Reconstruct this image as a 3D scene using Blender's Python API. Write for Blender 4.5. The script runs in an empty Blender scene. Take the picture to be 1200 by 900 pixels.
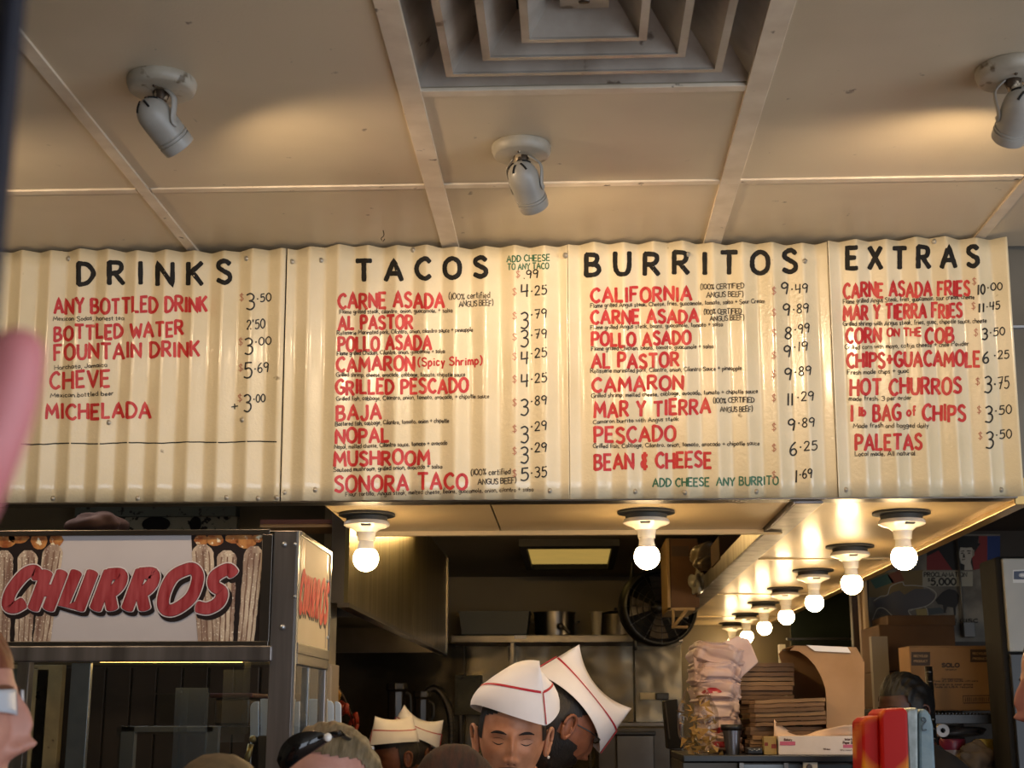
import bpy, math, random, re
import numpy as np
from mathutils import Vector, Matrix
from mathutils.bvhtree import BVHTree
random.seed(7); RNG = np.random.RandomState(7)
PI = math.pi
S = bpy.context.scene
COL = S.collection

# ------------------------------------------------------------------ camera
F_PX = 1664.0
EYE = Vector((0, 0, 1.60))
PITCH = math.atan(390 / F_PX)
YAW = math.atan(72 * math.cos(PITCH) / F_PX)
cam_d = bpy.data.cameras.new('camera'); cam = bpy.data.objects.new('camera', cam_d); COL.objects.link(cam)
cam.location = EYE
cam.rotation_euler = (PI / 2 + PITCH, 0, YAW)
cam_d.sensor_width = 36; cam_d.lens = 36 * F_PX / 1200
cam_d.clip_start = 0.02; cam_d.clip_end = 60
cam_d.dof.use_dof = True; cam_d.dof.focus_distance = 3.4; cam_d.dof.aperture_fstop = 9.0
S.camera = cam
# ------------------------------------------------------------------ exposure
S.view_settings.view_transform = 'Standard'; S.view_settings.look = 'None'
S.view_settings.exposure = 0.18; S.view_settings.gamma = 1.0; S.view_settings.use_curve_mapping = False
# ------------------------------------------------------------------ world: daylight of the street behind the camera
W = bpy.data.worlds.new('world'); S.world = W; W.use_nodes = True
W.node_tree.nodes['Background'].inputs[0].default_value = (0.80, 0.88, 1.0, 1)
W.node_tree.nodes['Background'].inputs[1].default_value = 3.6
# daylight portals: the shop front, and a right-wall opening added for side light
for loc_, rot_, sx_, sy_ in (((2.2, -2.2, 1.2), (PI / 2, 0, 0), 2.4, 2.3), ((3.4, .05, 1.35), (0, PI / 2, 0), 2.0, 3.6)):
    pl = bpy.data.lights.new('daylight_portal', 'AREA'); pl.shape = 'RECTANGLE'; pl.size = sx_; pl.size_y = sy_
    pl.cycles.is_portal = True
    plo = bpy.data.objects.new('daylight_portal', pl); COL.objects.link(plo); plo.location = loc_; plo.rotation_euler = rot_
SPOT_W = 9.5
BULB_E = 60.0
TROFFER_E = .45

# ------------------------------------------------------------------ helpers
_F = Vector((-math.sin(YAW) * math.cos(PITCH), math.cos(YAW) * math.cos(PITCH), math.sin(PITCH)))
_R = Vector((math.cos(YAW), math.sin(YAW), 0)); _U = _R.cross(_F)
def ray(px, py): return _F + _R * ((px - 600) / F_PX) + _U * ((450 - py) / F_PX)
def P(px, py, Y):                      # point at depth Y seen at that place of the photograph
    d = ray(px, py); return EYE + d * (Y / d.y)
def PZ(px, py, z):                     # point at height z
    d = ray(px, py); return EYE + d * ((z - EYE.z) / d.z)
def PX(px, py, X):
    d = ray(px, py); return EYE + d * ((X - EYE.x) / d.x)
def lin(c):
    if isinstance(c, str):
        c = [int(c[i:i + 2], 16) / 255 for i in (0, 2, 4)]
    return tuple(x / 12.92 if x <= .04045 else ((x + .055) / 1.055) ** 2.4 for x in c[:3])
MATS = {}
def mat(name, col, rough=.6, metal=0., col2=None, nscale=6., bump=0., bscale=60., emit=None, es=0., alpha=1., trans=0., coat=0., stretch=None, mix=.5, spots=None, sss=0., spec=None, ior=None, bdist=.002, detail=4, contrast=(.35, .65)):
    if name in MATS: return MATS[name]
    m = bpy.data.materials.new(name); m.use_nodes = True; nt = m.node_tree; N = nt.nodes; L = nt.links
    b = N['Principled BSDF']
    b.inputs['Base Color'].default_value = (*lin(col), 1)
    b.inputs['Roughness'].default_value = rough; b.inputs['Metallic'].default_value = metal
    tc = N.new('ShaderNodeTexCoord'); mp = N.new('ShaderNodeMapping'); L.new(tc.outputs['Object'], mp.inputs[0])
    if stretch: mp.inputs['Scale'].default_value = stretch
    last = None
    if col2 is not None:
        n = N.new('ShaderNodeTexNoise'); n.inputs['Scale'].default_value = nscale; n.inputs['Detail'].default_value = detail
        L.new(mp.outputs[0], n.inputs['Vector'])
        r = N.new('ShaderNodeMapRange'); r.inputs[1].default_value = contrast[0]; r.inputs[2].default_value = contrast[1]
        L.new(n.outputs[0], r.inputs[0])
        x = N.new('ShaderNodeMix'); x.data_type = 'RGBA'
        L.new(r.outputs[0], x.inputs[0]); x.inputs[6].default_value = (*lin(col), 1); x.inputs[7].default_value = (*lin(col2), 1)
        last = x.outputs[2]
    if spots:
        scol, sc, th = spots
        n = N.new('ShaderNodeTexNoise'); n.inputs['Scale'].default_value = sc; n.inputs['Detail'].default_value = 5
        L.new(tc.outputs['Object'], n.inputs['Vector'])
        r = N.new('ShaderNodeMapRange'); r.inputs[1].default_value = th; r.inputs[2].default_value = th + .05
        L.new(n.outputs[0], r.inputs[0])
        x = N.new('ShaderNodeMix'); x.data_type = 'RGBA'; L.new(r.outputs[0], x.inputs[0])
        if last is None: x.inputs[6].default_value = (*lin(col), 1)
        else: L.new(last, x.inputs[6])
        x.inputs[7].default_value = (*lin(scol), 1); last = x.outputs[2]
    if last is not None: L.new(last, b.inputs['Base Color'])
    if bump:
        n = N.new('ShaderNodeTexNoise'); n.inputs['Scale'].default_value = bscale; n.inputs['Detail'].default_value = 3
        L.new(mp.outputs[0], n.inputs['Vector'])
        bm = N.new('ShaderNodeBump'); bm.inputs['Strength'].default_value = bump; bm.inputs['Distance'].default_value = bdist
        L.new(n.outputs[0], bm.inputs['Height']); L.new(bm.outputs[0], b.inputs['Normal'])
    if emit is not None:
        b.inputs['Emission Color'].default_value = (*lin(emit), 1); b.inputs['Emission Strength'].default_value = es
    if trans: b.inputs['Transmission Weight'].default_value = trans
    if alpha < 1: b.inputs['Alpha'].default_value = alpha
    if coat: b.inputs['Coat Weight'].default_value = coat; b.inputs['Coat Roughness'].default_value = .12
    if sss: b.inputs['Subsurface Weight'].default_value = sss; b.inputs['Subsurface Radius'].default_value = (.012, .005, .003); b.inputs['Subsurface Scale'].default_value = .5
    if spec is not None: b.inputs['Specular IOR Level'].default_value = spec
    MATS[name] = m; return m

class MB:
    def __init__(s): s.v = []; s.f = []
    def add(s, vs, fs):
        o = len(s.v); s.v += [tuple(p) for p in vs]; s.f += [tuple(i + o for i in f) for f in fs]; return s
    def box(s, a, b, M=None):
        x0, x1 = sorted((a[0], b[0])); y0, y1 = sorted((a[1], b[1])); z0, z1 = sorted((a[2], b[2]))
        vs = [(x0, y0, z0), (x1, y0, z0), (x1, y1, z0), (x0, y1, z0), (x0, y0, z1), (x1, y0, z1), (x1, y1, z1), (x0, y1, z1)]
        if M is not None: vs = [M @ Vector(v) for v in vs]
        return s.add(vs, [(0, 3, 2, 1), (4, 5, 6, 7), (0, 1, 5, 4), (1, 2, 6, 5), (2, 3, 7, 6), (3, 0, 4, 7)])
    def prism(s, pts, d):              # polygon extruded by vector d
        n = len(pts); pts = [Vector(p) for p in pts]; d = Vector(d)
        vs = pts + [p + d for p in pts]
        return s.add(vs, [tuple(range(n - 1, -1, -1)), tuple(range(n, 2 * n))] + [(i, (i + 1) % n, n + (i + 1) % n, n + i) for i in range(n)])
    def lathe(s, prof, c=(0, 0, 0), n=32, M=None):     # prof [(r,z)]
        vs = []
        for r, z in prof:
            for k in range(n):
                a = 2 * PI * k / n; p = Vector((r * math.cos(a), r * math.sin(a), z))
                if M is not None: p = M @ p
                vs.append(p + Vector(c))
        fs = [(i * n + k, i * n + (k + 1) % n, (i + 1) * n + (k + 1) % n, (i + 1) * n + k) for i in range(len(prof) - 1) for k in range(n)]
        return s.add(vs, fs)
    def tube(s, pts, r, n=8, caps=True, flat=1.0, up=None):
        pts = [Vector(p) for p in pts]; rs = r if isinstance(r, (list, tuple)) else [r] * len(pts)
        vs = []; prev = None
        for i, p in enumerate(pts):
            t = (pts[min(i + 1, len(pts) - 1)] - pts[max(i - 1, 0)]).normalized()
            if prev is None:
                u = up.cross(t) if up is not None else (Vector((0, 0, 1)).cross(t) if abs(t.z) < .9 else Vector((1, 0, 0)).cross(t))
            else: u = prev - t * prev.dot(t)
            u.normalize(); w = t.cross(u); prev = u
            for k in range(n):
                a = 2 * PI * k / n + PI / n
                vs.append(p + (u * math.cos(a) + w * (math.sin(a) * flat)) * rs[i])
        fs = [(i * n + k, i * n + (k + 1) % n, (i + 1) * n + (k + 1) % n, (i + 1) * n + k) for i in range(len(pts) - 1) for k in range(n)]
        if caps: fs += [tuple(range(n - 1, -1, -1)), tuple((len(pts) - 1) * n + k for k in range(n))]
        return s.add(vs, fs)
    def ball(s, c, r, n=16, m=10, M=None):
        if not isinstance(r, (tuple, list)): r = (r, r, r)
        vs = []
        for i in range(m + 1):
            t = PI * i / m
            for k in range(n):
                a = 2 * PI * k / n; p = Vector((r[0] * math.sin(t) * math.cos(a), r[1] * math.sin(t) * math.sin(a), r[2] * math.cos(t)))
                if M is not None: p = M @ p
                vs.append(p + Vector(c))
        fs = [(i * n + k, (i + 1) * n + k, (i + 1) * n + (k + 1) % n, i * n + (k + 1) % n) for i in range(m) for k in range(n)]
        return s.add(vs, fs)
    def grid(s, fn, nu, nv):
        vs = [fn(i / nu, j / nv) for j in range(nv + 1) for i in range(nu + 1)]
        return s.add(vs, [(j * (nu + 1) + i, j * (nu + 1) + i + 1, (j + 1) * (nu + 1) + i + 1, (j + 1) * (nu + 1) + i) for j in range(nv) for i in range(nu)])
    def mesh(s, name, m=None, smooth=False):
        me = bpy.data.meshes.new(name); me.from_pydata([tuple(v) for v in s.v], [], s.f)
        if m: me.materials.append(m)
        if smooth: me.polygons.foreach_set('use_smooth', [True] * len(me.polygons))
        me.update(); return me
    def build(s, name, m, parent=None, smooth=False, bevel=0, label=None, thick=0, angle=None, subd=0):
        o = bpy.data.objects.new(name, s.mesh(name, m, smooth)); COL.objects.link(o)
        if parent is not None:
            o.parent = parent
            o.matrix_parent_inverse = world(parent).inverted()
        if label: o['label'] = label
        if thick: q = o.modifiers.new('solid', 'SOLIDIFY'); q.thickness = thick; q.offset = 0
        if bevel:
            q = o.modifiers.new('bevel', 'BEVEL'); q.width = bevel; q.segments = 2; q.limit_method = 'ANGLE'; q.angle_limit = .6
        if subd: q = o.modifiers.new('sub', 'SUBSURF'); q.levels = q.render_levels = subd
        if angle:
            o.data.polygons.foreach_set('use_smooth', [True] * len(o.data.polygons)); 
            try: o.data.set_sharp_from_angle(angle=angle)
            except Exception: pass
        return o
def world(o):
    M = Matrix.LocRotScale(o.location, o.rotation_euler, o.scale)
    return (world(o.parent) @ o.matrix_parent_inverse @ M) if o.parent else M
def tag(o, label, cat, group=None):
    o['label'] = label; o['category'] = cat
    if group: o['group'] = group
    return o
def thing(name, label, cat, loc=(0, 0, 0), rz=0, group=None):
    o = bpy.data.objects.new(name, None); COL.objects.link(o); o.location = loc; o.rotation_euler = (0, 0, rz); o.empty_display_size = .1
    return tag(o, label, cat, group)
def struct(o): o['kind'] = 'structure'; return o
def setting(name, loc=(0, 0, 0)):
    o = bpy.data.objects.new(name, None); COL.objects.link(o); o.location = loc; return struct(o)
def copy_tree(o, parent=None):
    c = o.copy(); COL.objects.link(c)
    if parent is not None: c.parent = parent
    for ch in list(o.children): copy_tree(ch, c)
    return c

# ------------------------------------------------------------------ hand lettering: brush strokes (~ marks a smooth stroke)
GL = {
'A': (.78, ['0,0 .39,1 .78,0', '.15,.34 .64,.34']), 'B': (.62, ['0,0 0,1', '~0,1 .42,.96 .5,.76 .36,.56 0,.53', '~0,.53 .46,.48 .6,.26 .44,.05 0,0']),
'C': (.66, ['~.64,.84 .44,1 .14,.84 0,.5 .13,.16 .42,0 .66,.14']), 'D': (.68, ['0,0 0,1', '~0,1 .42,.92 .68,.52 .44,.1 0,0']),
'E': (.55, ['.55,1 0,1 0,0 .55,0', '0,.52 .45,.52']), 'F': (.55, ['.55,1 0,1 0,0', '0,.52 .42,.52']),
'G': (.72, ['~.66,.86 .44,1 .14,.84 0,.5 .14,.14 .44,0 .7,.14 .7,.45', '.7,.45 .42,.45']), 'H': (.66, ['0,0 0,1', '.66,0 .66,1', '0,.5 .66,.5']),
'I': (.12, ['.06,0 .06,1']), 'J': (.5, ['~.46,1 .48,.3 .34,.03 .12,.04 0,.26']), 'K': (.62, ['0,0 0,1', '.6,1 0,.45', '.18,.58 .62,0']),
'L': (.52, ['0,1 0,0 .52,0']), 'M': (.88, ['0,0 .08,1 .44,.3 .8,1 .88,0']), 'N': (.68, ['0,0 0,1 .68,0 .68,1']),
'O': (.74, ['~.37,1 .08,.82 0,.5 .08,.16 .37,0 .66,.16 .74,.5 .66,.84 .37,1']), 'P': (.6, ['0,0 0,1', '~0,1 .46,.95 .58,.72 .44,.5 0,.45']),
'Q': (.74, ['~.37,1 .08,.82 0,.5 .08,.16 .37,0 .66,.16 .74,.5 .66,.84 .37,1', '.45,.25 .78,-.08']),
'R': (.64, ['0,0 0,1', '~0,1 .46,.95 .56,.74 .42,.53 0,.48', '.25,.48 .64,0']), 'S': (.58, ['~.54,.86 .34,1 .08,.9 .05,.7 .28,.53 .52,.38 .54,.14 .3,0 .0,.12']),
'T': (.7, ['0,1 .7,1', '.35,1 .35,0']), 'U': (.66, ['~0,1 .01,.34 .14,.05 .34,0 .54,.05 .65,.34 .66,1']), 'V': (.68, ['0,1 .34,0 .68,1']),
'W': (.95, ['0,1 .24,0 .48,.75 .72,0 .95,1']), 'X': (.68, ['0,0 .66,1', '.02,1 .68,0']), 'Y': (.66, ['0,1 .33,.48 .66,1', '.33,.48 .33,0']), 'Z': (.6, ['0,1 .6,1 0,0 .6,0']),
'0': (.6, ['~.3,1 .06,.8 0,.5 .06,.2 .3,0 .54,.2 .6,.5 .54,.8 .3,1']), '1': (.14, ['.09,1 .07,0']), '2': (.56, ['~.02,.78 .16,.98 .42,.96 .5,.72 .3,.36 0,0', '0,0 .56,.02']),
'3': (.56, ['~.02,.92 .3,1 .52,.84 .44,.62 .2,.54', '~.2,.54 .5,.46 .54,.2 .3,0 .0,.08']), '4': (.6, ['.06,1 .04,.42 .6,.46', '.52,1 .48,0']),
'5': (.56, ['.54,1 .12,.98 .08,.58', '~.08,.58 .38,.64 .56,.42 .48,.12 .24,0 .0,.08']), '6': (.56, ['~.46,1 .12,.7 0,.3 .16,.02 .42,.04 .54,.26 .4,.48 .14,.44 .02,.26']),
'7': (.56, ['0,.96 .56,1 .24,0', '.14,.5 .5,.52']), '8': (.56, ['~.5,.84 .3,1 .08,.84 .14,.62 .46,.38 .5,.14 .28,0 .04,.16 .12,.42 .42,.62 .5,.84']),
'9': (.56, ['~.52,.8 .3,1 .04,.86 .04,.6 .26,.5 .5,.66 .52,.8', '~.52,.86 .5,.5 .42,0']), '.': (.14, ['.05,.03 .1,.05']), '·': (.3, ['.09,.44 .21,.44', '.11,.39 .19,.49', '.12,.49 .18,.39']), ',': (.14, ['.1,.06 .03,-.14']),
'$': (.5, ['~.46,.8 .26,.92 .06,.78 .22,.54 .46,.34 .28,.1 .02,.2', '.27,1.08 .23,-.06']), '+': (.5, ['.25,.8 .25,.2', '0,.5 .5,.5']), '-': (.4, ['.05,.5 .35,.5']), "'": (.14, ['.07,1.05 .05,.8']),
'(': (.25, ['~.24,1.12 .04,.75 .04,.2 .22,-.12']), ')': (.25, ['~.02,1.12 .2,.75 .2,.2 .02,-.12']), '%': (.6, ['.5,1 .08,0', '~.1,.98 .02,.85 .1,.72 .2,.85 .1,.98', '~.48,.3 .4,.16 .48,.03 .58,.16 .48,.3']),
'&': (.5, ['~.46,.9 .1,.9 .16,.6 .34,.52 .02,.42 .06,.1 .46,.12', '.26,1.1 .26,-.1']), '!': (.12, ['.06,1 .06,.3', '.06,.05 .06,.02']), ':': (.12, ['.06,.6 .06,.55', '.06,.08 .06,.04']),
'a': (.42, ['~.38,.5 .14,.6 0,.3 .14,.02 .38,.25', '.4,.58 .42,0']), 'b': (.42, ['0,1 0,0', '~0,.4 .22,.6 .42,.3 .22,0 0,.12']), 'c': (.38, ['~.36,.5 .14,.6 0,.3 .14,.02 .38,.1']),
'd': (.42, ['.42,1 .42,0', '~.4,.45 .16,.6 0,.3 .16,.0 .4,.15']), 'e': (.4, ['~.02,.3 .38,.34 .22,.6 .02,.36 .12,.02 .38,.1']), 'f': (.32, ['~.32,.95 .14,.95 .12,.6 .12,0', '0,.55 .28,.55']),
'g': (.42, ['~.38,.5 .14,.6 0,.34 .14,.08 .38,.25', '~.4,.58 .4,-.2 .2,-.35 .02,-.25']), 'h': (.4, ['0,1 0,0', '~0,.35 .2,.6 .38,.45 .4,0']), 'i': (.1, ['.05,.58 .05,0', '.05,.85 .06,.8']),
'j': (.2, ['~.15,.58 .15,-.2 0,-.3', '.15,.85 .16,.8']), 'k': (.38, ['0,1 0,0', '.36,.6 0,.28', '.12,.35 .38,0']), 'l': (.1, ['.05,1 .05,0']), 'm': (.62, ['0,.6 0,0', '~0,.35 .16,.6 .3,.4 .3,0', '~.3,.35 .46,.6 .6,.4 .62,0']),
'n': (.4, ['0,.6 0,0', '~0,.35 .2,.6 .38,.42 .4,0']), 'o': (.42, ['~.2,.6 0,.3 .2,0 .42,.3 .2,.6']), 'p': (.42, ['0,.6 0,-.35', '~0,.4 .22,.6 .42,.3 .22,0 0,.12']), 'q': (.42, ['.42,.6 .42,-.35', '~.4,.45 .16,.6 0,.3 .16,0 .4,.15']),
'r': (.3, ['0,.6 0,0', '~0,.3 .12,.55 .3,.56']), 's': (.34, ['~.32,.52 .14,.6 .04,.45 .28,.2 .2,0 0,.06']), 't': (.32, ['.14,.9 .14,.05 .3,.02', '0,.6 .3,.6']), 'u': (.4, ['~0,.6 .02,.12 .2,0 .38,.2', '.4,.6 .4,0']),
'v': (.36, ['0,.6 .18,0 .36,.6']), 'w': (.55, ['0,.6 .14,0 .27,.45 .4,0 .55,.6']), 'x': (.36, ['0,.6 .36,0', '0,0 .36,.6']), 'y': (.38, ['0,.6 .2,.05', '.38,.6 .1,-.35']), 'z': (.34, ['0,.6 .34,.6 0,0 .34,0']),
}
def smooth_pts(pts, per=4):
    out = []; n = len(pts)
    for i in range(n - 1):
        p0 = pts[max(i - 1, 0)]; p1 = pts[i]; p2 = pts[i + 1]; p3 = pts[min(i + 2, n - 1)]
        if pts[0] == pts[-1]:
            if i == 0: p0 = pts[-2]
            if i == n - 2: p3 = pts[1]
        for k in range(per):
            t = k / per
            out.append(tuple(.5 * ((2 * p1[a]) + (-p0[a] + p2[a]) * t + (2 * p0[a] - 5 * p1[a] + 4 * p2[a] - p3[a]) * t * t + (-p0[a] + 3 * p1[a] - 3 * p2[a] + p3[a]) * t ** 3) for a in (0, 1)))
    out.append(pts[-1]); return out
def parse(st, per):
    sm = st[0] == '~'; pts = [tuple(float(q) for q in p.split(',')) for p in st.lstrip('~').split()]
    return smooth_pts(pts, per) if sm else pts
def ribbon(mb, pts, w, fn, off, step=None, jag=0.):
    if step:
        q = [pts[0]]
        for a, b in zip(pts, pts[1:]):
            n = max(1, int(math.ceil(math.hypot(b[0] - a[0], b[1] - a[1]) / step)))
            q += [(a[0] + (b[0] - a[0]) * k / n, a[1] + (b[1] - a[1]) * k / n) for k in range(1, n + 1)]
        pts = q
    n = len(pts); rows = []
    for i, p in enumerate(pts):
        a = pts[max(i - 1, 0)]; b = pts[min(i + 1, n - 1)]
        dx, dy = b[0] - a[0], b[1] - a[1]; l = math.hypot(dx, dy) or 1; nx, ny = -dy / l, dx / l
        k = 1.0
        if 0 < i < n - 1:
            c = pts[i]; u = (c[0] - a[0], c[1] - a[1]); v = (b[0] - c[0], b[1] - c[1]); lu = math.hypot(*u) or 1; lv = math.hypot(*v) or 1
            cs = (u[0] * v[0] + u[1] * v[1]) / (lu * lv); k = min(1 / max(math.sqrt(max((1 + cs) / 2, 0)), .45), 1.22)
        ww = w / 2 * k * (1 + jag * random.uniform(-1, 1))
        if i in (0, n - 1):
            e = -1 if i == 0 else 1
            ex, ey = dx / l * w * .22 * e, dy / l * w * .22 * e
            cap = (p[0] + nx * ww * .6 + ex, p[1] + ny * ww * .6 + ey), (p[0] - nx * ww * .6 + ex, p[1] - ny * ww * .6 + ey)
            mid = (p[0] + nx * ww, p[1] + ny * ww), (p[0] - nx * ww, p[1] - ny * ww)
            rows += [cap, mid] if i == 0 else [mid, cap]
        else: rows.append(((p[0] + nx * ww, p[1] + ny * ww), (p[0] - nx * ww, p[1] - ny * ww)))
    if w > 2.8 and step:
        rows = [(a, (a[0] * .5 + b[0] * .5, a[1] * .5 + b[1] * .5), b) for a, b in rows]; c = 3
    else: c = 2
    vs = [fn(x, y, off) for r in rows for (x, y) in r]
    mb.add(vs, [(c * i + q, c * i + q + 1, c * i + q + c + 1, c * i + q + c) for i in range(len(rows) - 1) for q in range(c - 1)])
def layout(text, gap=.24, space=.42):
    x = 0; out = []
    for ch in text:
        if ch == ' ': x += space; continue
        g = GL.get(ch) or GL.get(ch.upper()) or GL['O']
        out.append((ch, x, g)); x += g[0] + gap
    return out, max(x - gap, .1)
def lettering(mb, text, xl, xr, yl, yr, h, w, fn, step=None, gap=.24, space=.42, jit=0., slant=0., off=0., per=4, ydown=True, jag=0., hr=None):
    """brush text whose baseline runs from (xl,yl) to (xr,yr), capital height h; fn maps (x,y,off) to the surface"""
    items, tot = layout(text, gap, space); sx = (xr - xl) / tot; sg = -1 if ydown else 1; k = 0
    hr = hr or h
    for ch, x, g in items:
        jy = random.uniform(-jit, jit) * h; js = 1 + random.uniform(-jit, jit) * .6; rot = random.uniform(-jit, jit) * .5
        for st in g[1]:
            k += 1; pts = []
            for (a, b) in parse(st, per):
                a2 = a + (b - .5) * (slant + rot * .5); X = xl + (x + a2) * sx; t = (X - xl) / (xr - xl); hh = h + (hr - h) * t
                pts.append((X, yl + (yr - yl) * t + sg * (b * hh * js + jy)))
            ribbon(mb, pts, w, fn, off + (k % 3) * .00008, step, jag)

# ------------------------------------------------------------------ materials
M_CEIL = mat('ceiling_paint', 'ccbea4', .42, col2='a7997f', nscale=1.5, contrast=(.42, .78), bump=.12, bscale=220, spots=('7d7263', 26, .71))
M_GRID = mat('grid_paint', 'dccfb9', .4, col2='ccbda6', nscale=14, spots=('5a4f42', 30, .68))
M_DARKGAP = mat('dark_gap', '17130f', .9)
M_SOFFIT = mat('soffit_paint', 'c8b084', .40, col2='bda67c', nscale=3, bump=.15, bscale=30, coat=.12)
M_STEEL = mat('stainless', '77726c', .3, 1., col2='5f5a55', nscale=3, bump=.12, bscale=5)
M_STEEL_BR = mat('brushed_stainless', '9a9492', .36, .85, col2='6a6562', nscale=20, bump=.2, bscale=40, stretch=(1, 1, .06))
M_STEEL_DK = mat('dark_stainless', '5b5650', .38, .9, col2='453f38', nscale=4, bump=.2, bscale=7)
M_ALU = mat('aluminium', 'b9bcc0', .38, .9, col2='9da1a6', nscale=12)
M_BLACK = mat('black_plastic', '131211', .4)
M_BLACKM = mat('matte_black', '0d0c0b', .85)
M_CARD = mat('cardboard', '8a6640', .85, col2='7b5936', nscale=5, bump=.1)
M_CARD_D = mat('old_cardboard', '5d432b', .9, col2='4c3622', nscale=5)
M_KRAFT = mat('kraft_paper', 'a58059', .8, col2='947049', nscale=8, bump=.2, bscale=25)
M_WHITEP = mat('white_paper', 'e9e4df', .75)
M_WALLD = mat('dark_wall', '4a4034', .8, col2='3a3127', nscale=1.5)
M_WALLC = mat('plaster_wall', 'a99c85', .7, col2='978a72', nscale=1.2)
M_WALLK = mat('kitchen_wall', '6b5f44', .5, col2='5a4f37', nscale=1.3)
M_FLOOR = mat('floor_tile', '96765f', .6, col2='86664f', nscale=4)
M_WOOD = mat('wood', '8a6a42', .6, col2='6c5030', nscale=6, stretch=(1, 1, .1))
M_WOOD_D = mat('dark_wood', '3a2415', .6, col2='2a190e', nscale=6)
def glass(name, tint=(1, 1, 1), gloss=.05):
    m = bpy.data.materials.new(name); m.use_nodes = True; nt = m.node_tree; N = nt.nodes; L = nt.links; N.remove(N['Principled BSDF'])
    t = N.new('ShaderNodeBsdfTransparent'); t.inputs[0].default_value = (*tint, 1); g = N.new('ShaderNodeBsdfGlossy'); g.inputs['Roughness'].default_value = .04
    f = N.new('ShaderNodeFresnel'); f.inputs[0].default_value = 1.45; a = N.new('ShaderNodeMath'); a.operation = 'MULTIPLY'; a.inputs[1].default_value = gloss * 20
    x = N.new('ShaderNodeMixShader'); L.new(f.outputs[0], a.inputs[0]); L.new(a.outputs[0], x.inputs[0]); L.new(t.outputs[0], x.inputs[1]); L.new(g.outputs[0], x.inputs[2]); L.new(x.outputs[0], N['Material Output'].inputs[0]); return m
M_GLASS = glass('display_glass', (.86, .88, .88), .05)
M_RED = mat('red_brush_paint', 'b41e22', .45, col2='cc4540', nscale=30, contrast=(.45, .75))
M_BLK = mat('black_brush_paint', '12110f', .65, col2='211f1d', nscale=25, spec=.25)
M_GRN = mat('green_marker', '1f5a3c', .5, col2='44705a', nscale=30)
M_MARK = mat('black_marker', '3a332b', .6, col2='75684f', nscale=60, contrast=(.45, .7))
M_PRICE = mat('black_price_marker', '15130f', .5)
M_FADED = mat('faded_red_marker', 'a96a58', .6)

# ================================================================== THE ROOM
D_B = 3.30                                            # depth of the menu boards' bottom edge
Z_B = P(600, 586, D_B).z                              # height of that edge, and of the lamp soffits
Z_C = P(600, 283, D_B - .035).z                       # ceiling height
LEAN = math.tan(math.radians(3.0))
D_K = 8.0                                             # kitchen back wall
Z_K = 2.365                                            # kitchen ceiling
X_L, X_R = -3.0, 3.4
def slab(name, a, b, m, parent=None, bevel=0):
    o = MB().box(a, b).build(name, m, parent, bevel=bevel)
    return o if parent is not None else struct(o)
slab('floor', (X_L - .1, -2.3, -.05), (X_R + .1, D_K + .1, 0), M_FLOOR)
slab('wall_left', (X_L - .1, -2.3, 0), (X_L, D_K, Z_C + .1), M_WALLC)
MB().box((X_R, -2.3, 0), (X_R + .1, -1.75, Z_C + .1)).box((X_R, 1.85, 0), (X_R + .1, D_K, Z_C + .1)).box((X_R, -1.75, 0), (X_R + .1, 1.85, .35)).box((X_R, -1.75, 2.35), (X_R + .1, 1.85, Z_C + .1)).build('wall_right', M_WALLD)['kind'] = 'structure'  # unseen opening in this wall, added to light the boards from the right
slab('wall_back', (X_L, D_K, 0), (X_R, D_K + .1, Z_C + .1), M_WALLK)
# shop front behind the camera: lintel and pier shaped to bring daylight from the right
MB().box((X_L, -2.3, 2.35), (X_R, -2.2, Z_C + .1)).box((X_L, -2.3, 0), (1.0, -2.2, 2.35)).build('wall_front', M_WALLC)['kind'] = 'structure'
# customer ceiling: sheets between flat cover strips
ceil = setting('ceiling', (0, 0, Z_C))
xB = PZ(527, 285, Z_C).x; xC = PZ(834, 285, Z_C).x; TS = xC - xB
xs = [xB + TS * k for k in range(-5, 6)]
yA = PZ(600, 216, Z_C).y; yD = PZ(680, 102, Z_C).y
ys = [yA, yA - 2 * TS, yA - 4 * TS, yA - 6 * TS, yA - 8 * TS, yA - 9 * TS]
yTop = D_B + .06
xlo, xhi = X_L, X_R
xcuts = [xlo] + [x for x in xs if xlo + .05 < x < xhi - .05] + [xhi]
iB = min(range(len(xcuts)), key=lambda i: abs(xcuts[i] - xB))
ycuts = [yTop] + ys
def ceil_panel(x0, x1, y0, y1):
    g = .0035; dz = random.uniform(0, .002)
    MB().box((x0 + g, y0 + g, Z_C + dz), (x1 - g, y1 - g, Z_C + .012)).build('ceiling_panel', M_CEIL, ceil, bevel=.0015)
for i in range(len(xcuts) - 1):
    for j in range(len(ycuts) - 1):
        if i == iB and j == 1:
            ceil_panel(xcuts[i], xcuts[i + 1], yD, ycuts[j]); yd2 = yD - TS
            ceil_panel(xcuts[i], xcuts[i + 1], ycuts[2] , yd2) if yd2 - ycuts[2] > .05 else None
        else: ceil_panel(xcuts[i], xcuts[i + 1], ycuts[j + 1], ycuts[j])
slab('ceiling_backing', (xlo, ys[-1], Z_C + .28), (xhi, yTop, Z_C + .34), M_DARKGAP, ceil)
hbar = lambda y, x0, x1, w=.022: MB().box((x0, y - w / 2, Z_C - .0035), (x1, y + w / 2, Z_C + .004)).build('grid_bar', M_GRID, ceil, bevel=.001)
for y in ys[:-1]:
    for i in range(len(xcuts) - 1): hbar(y, xcuts[i] + .016, xcuts[i + 1] - .016)
hbar(yD + .012, xcuts[iB] + .016, xcuts[iB + 1] - .016, .024)
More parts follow.
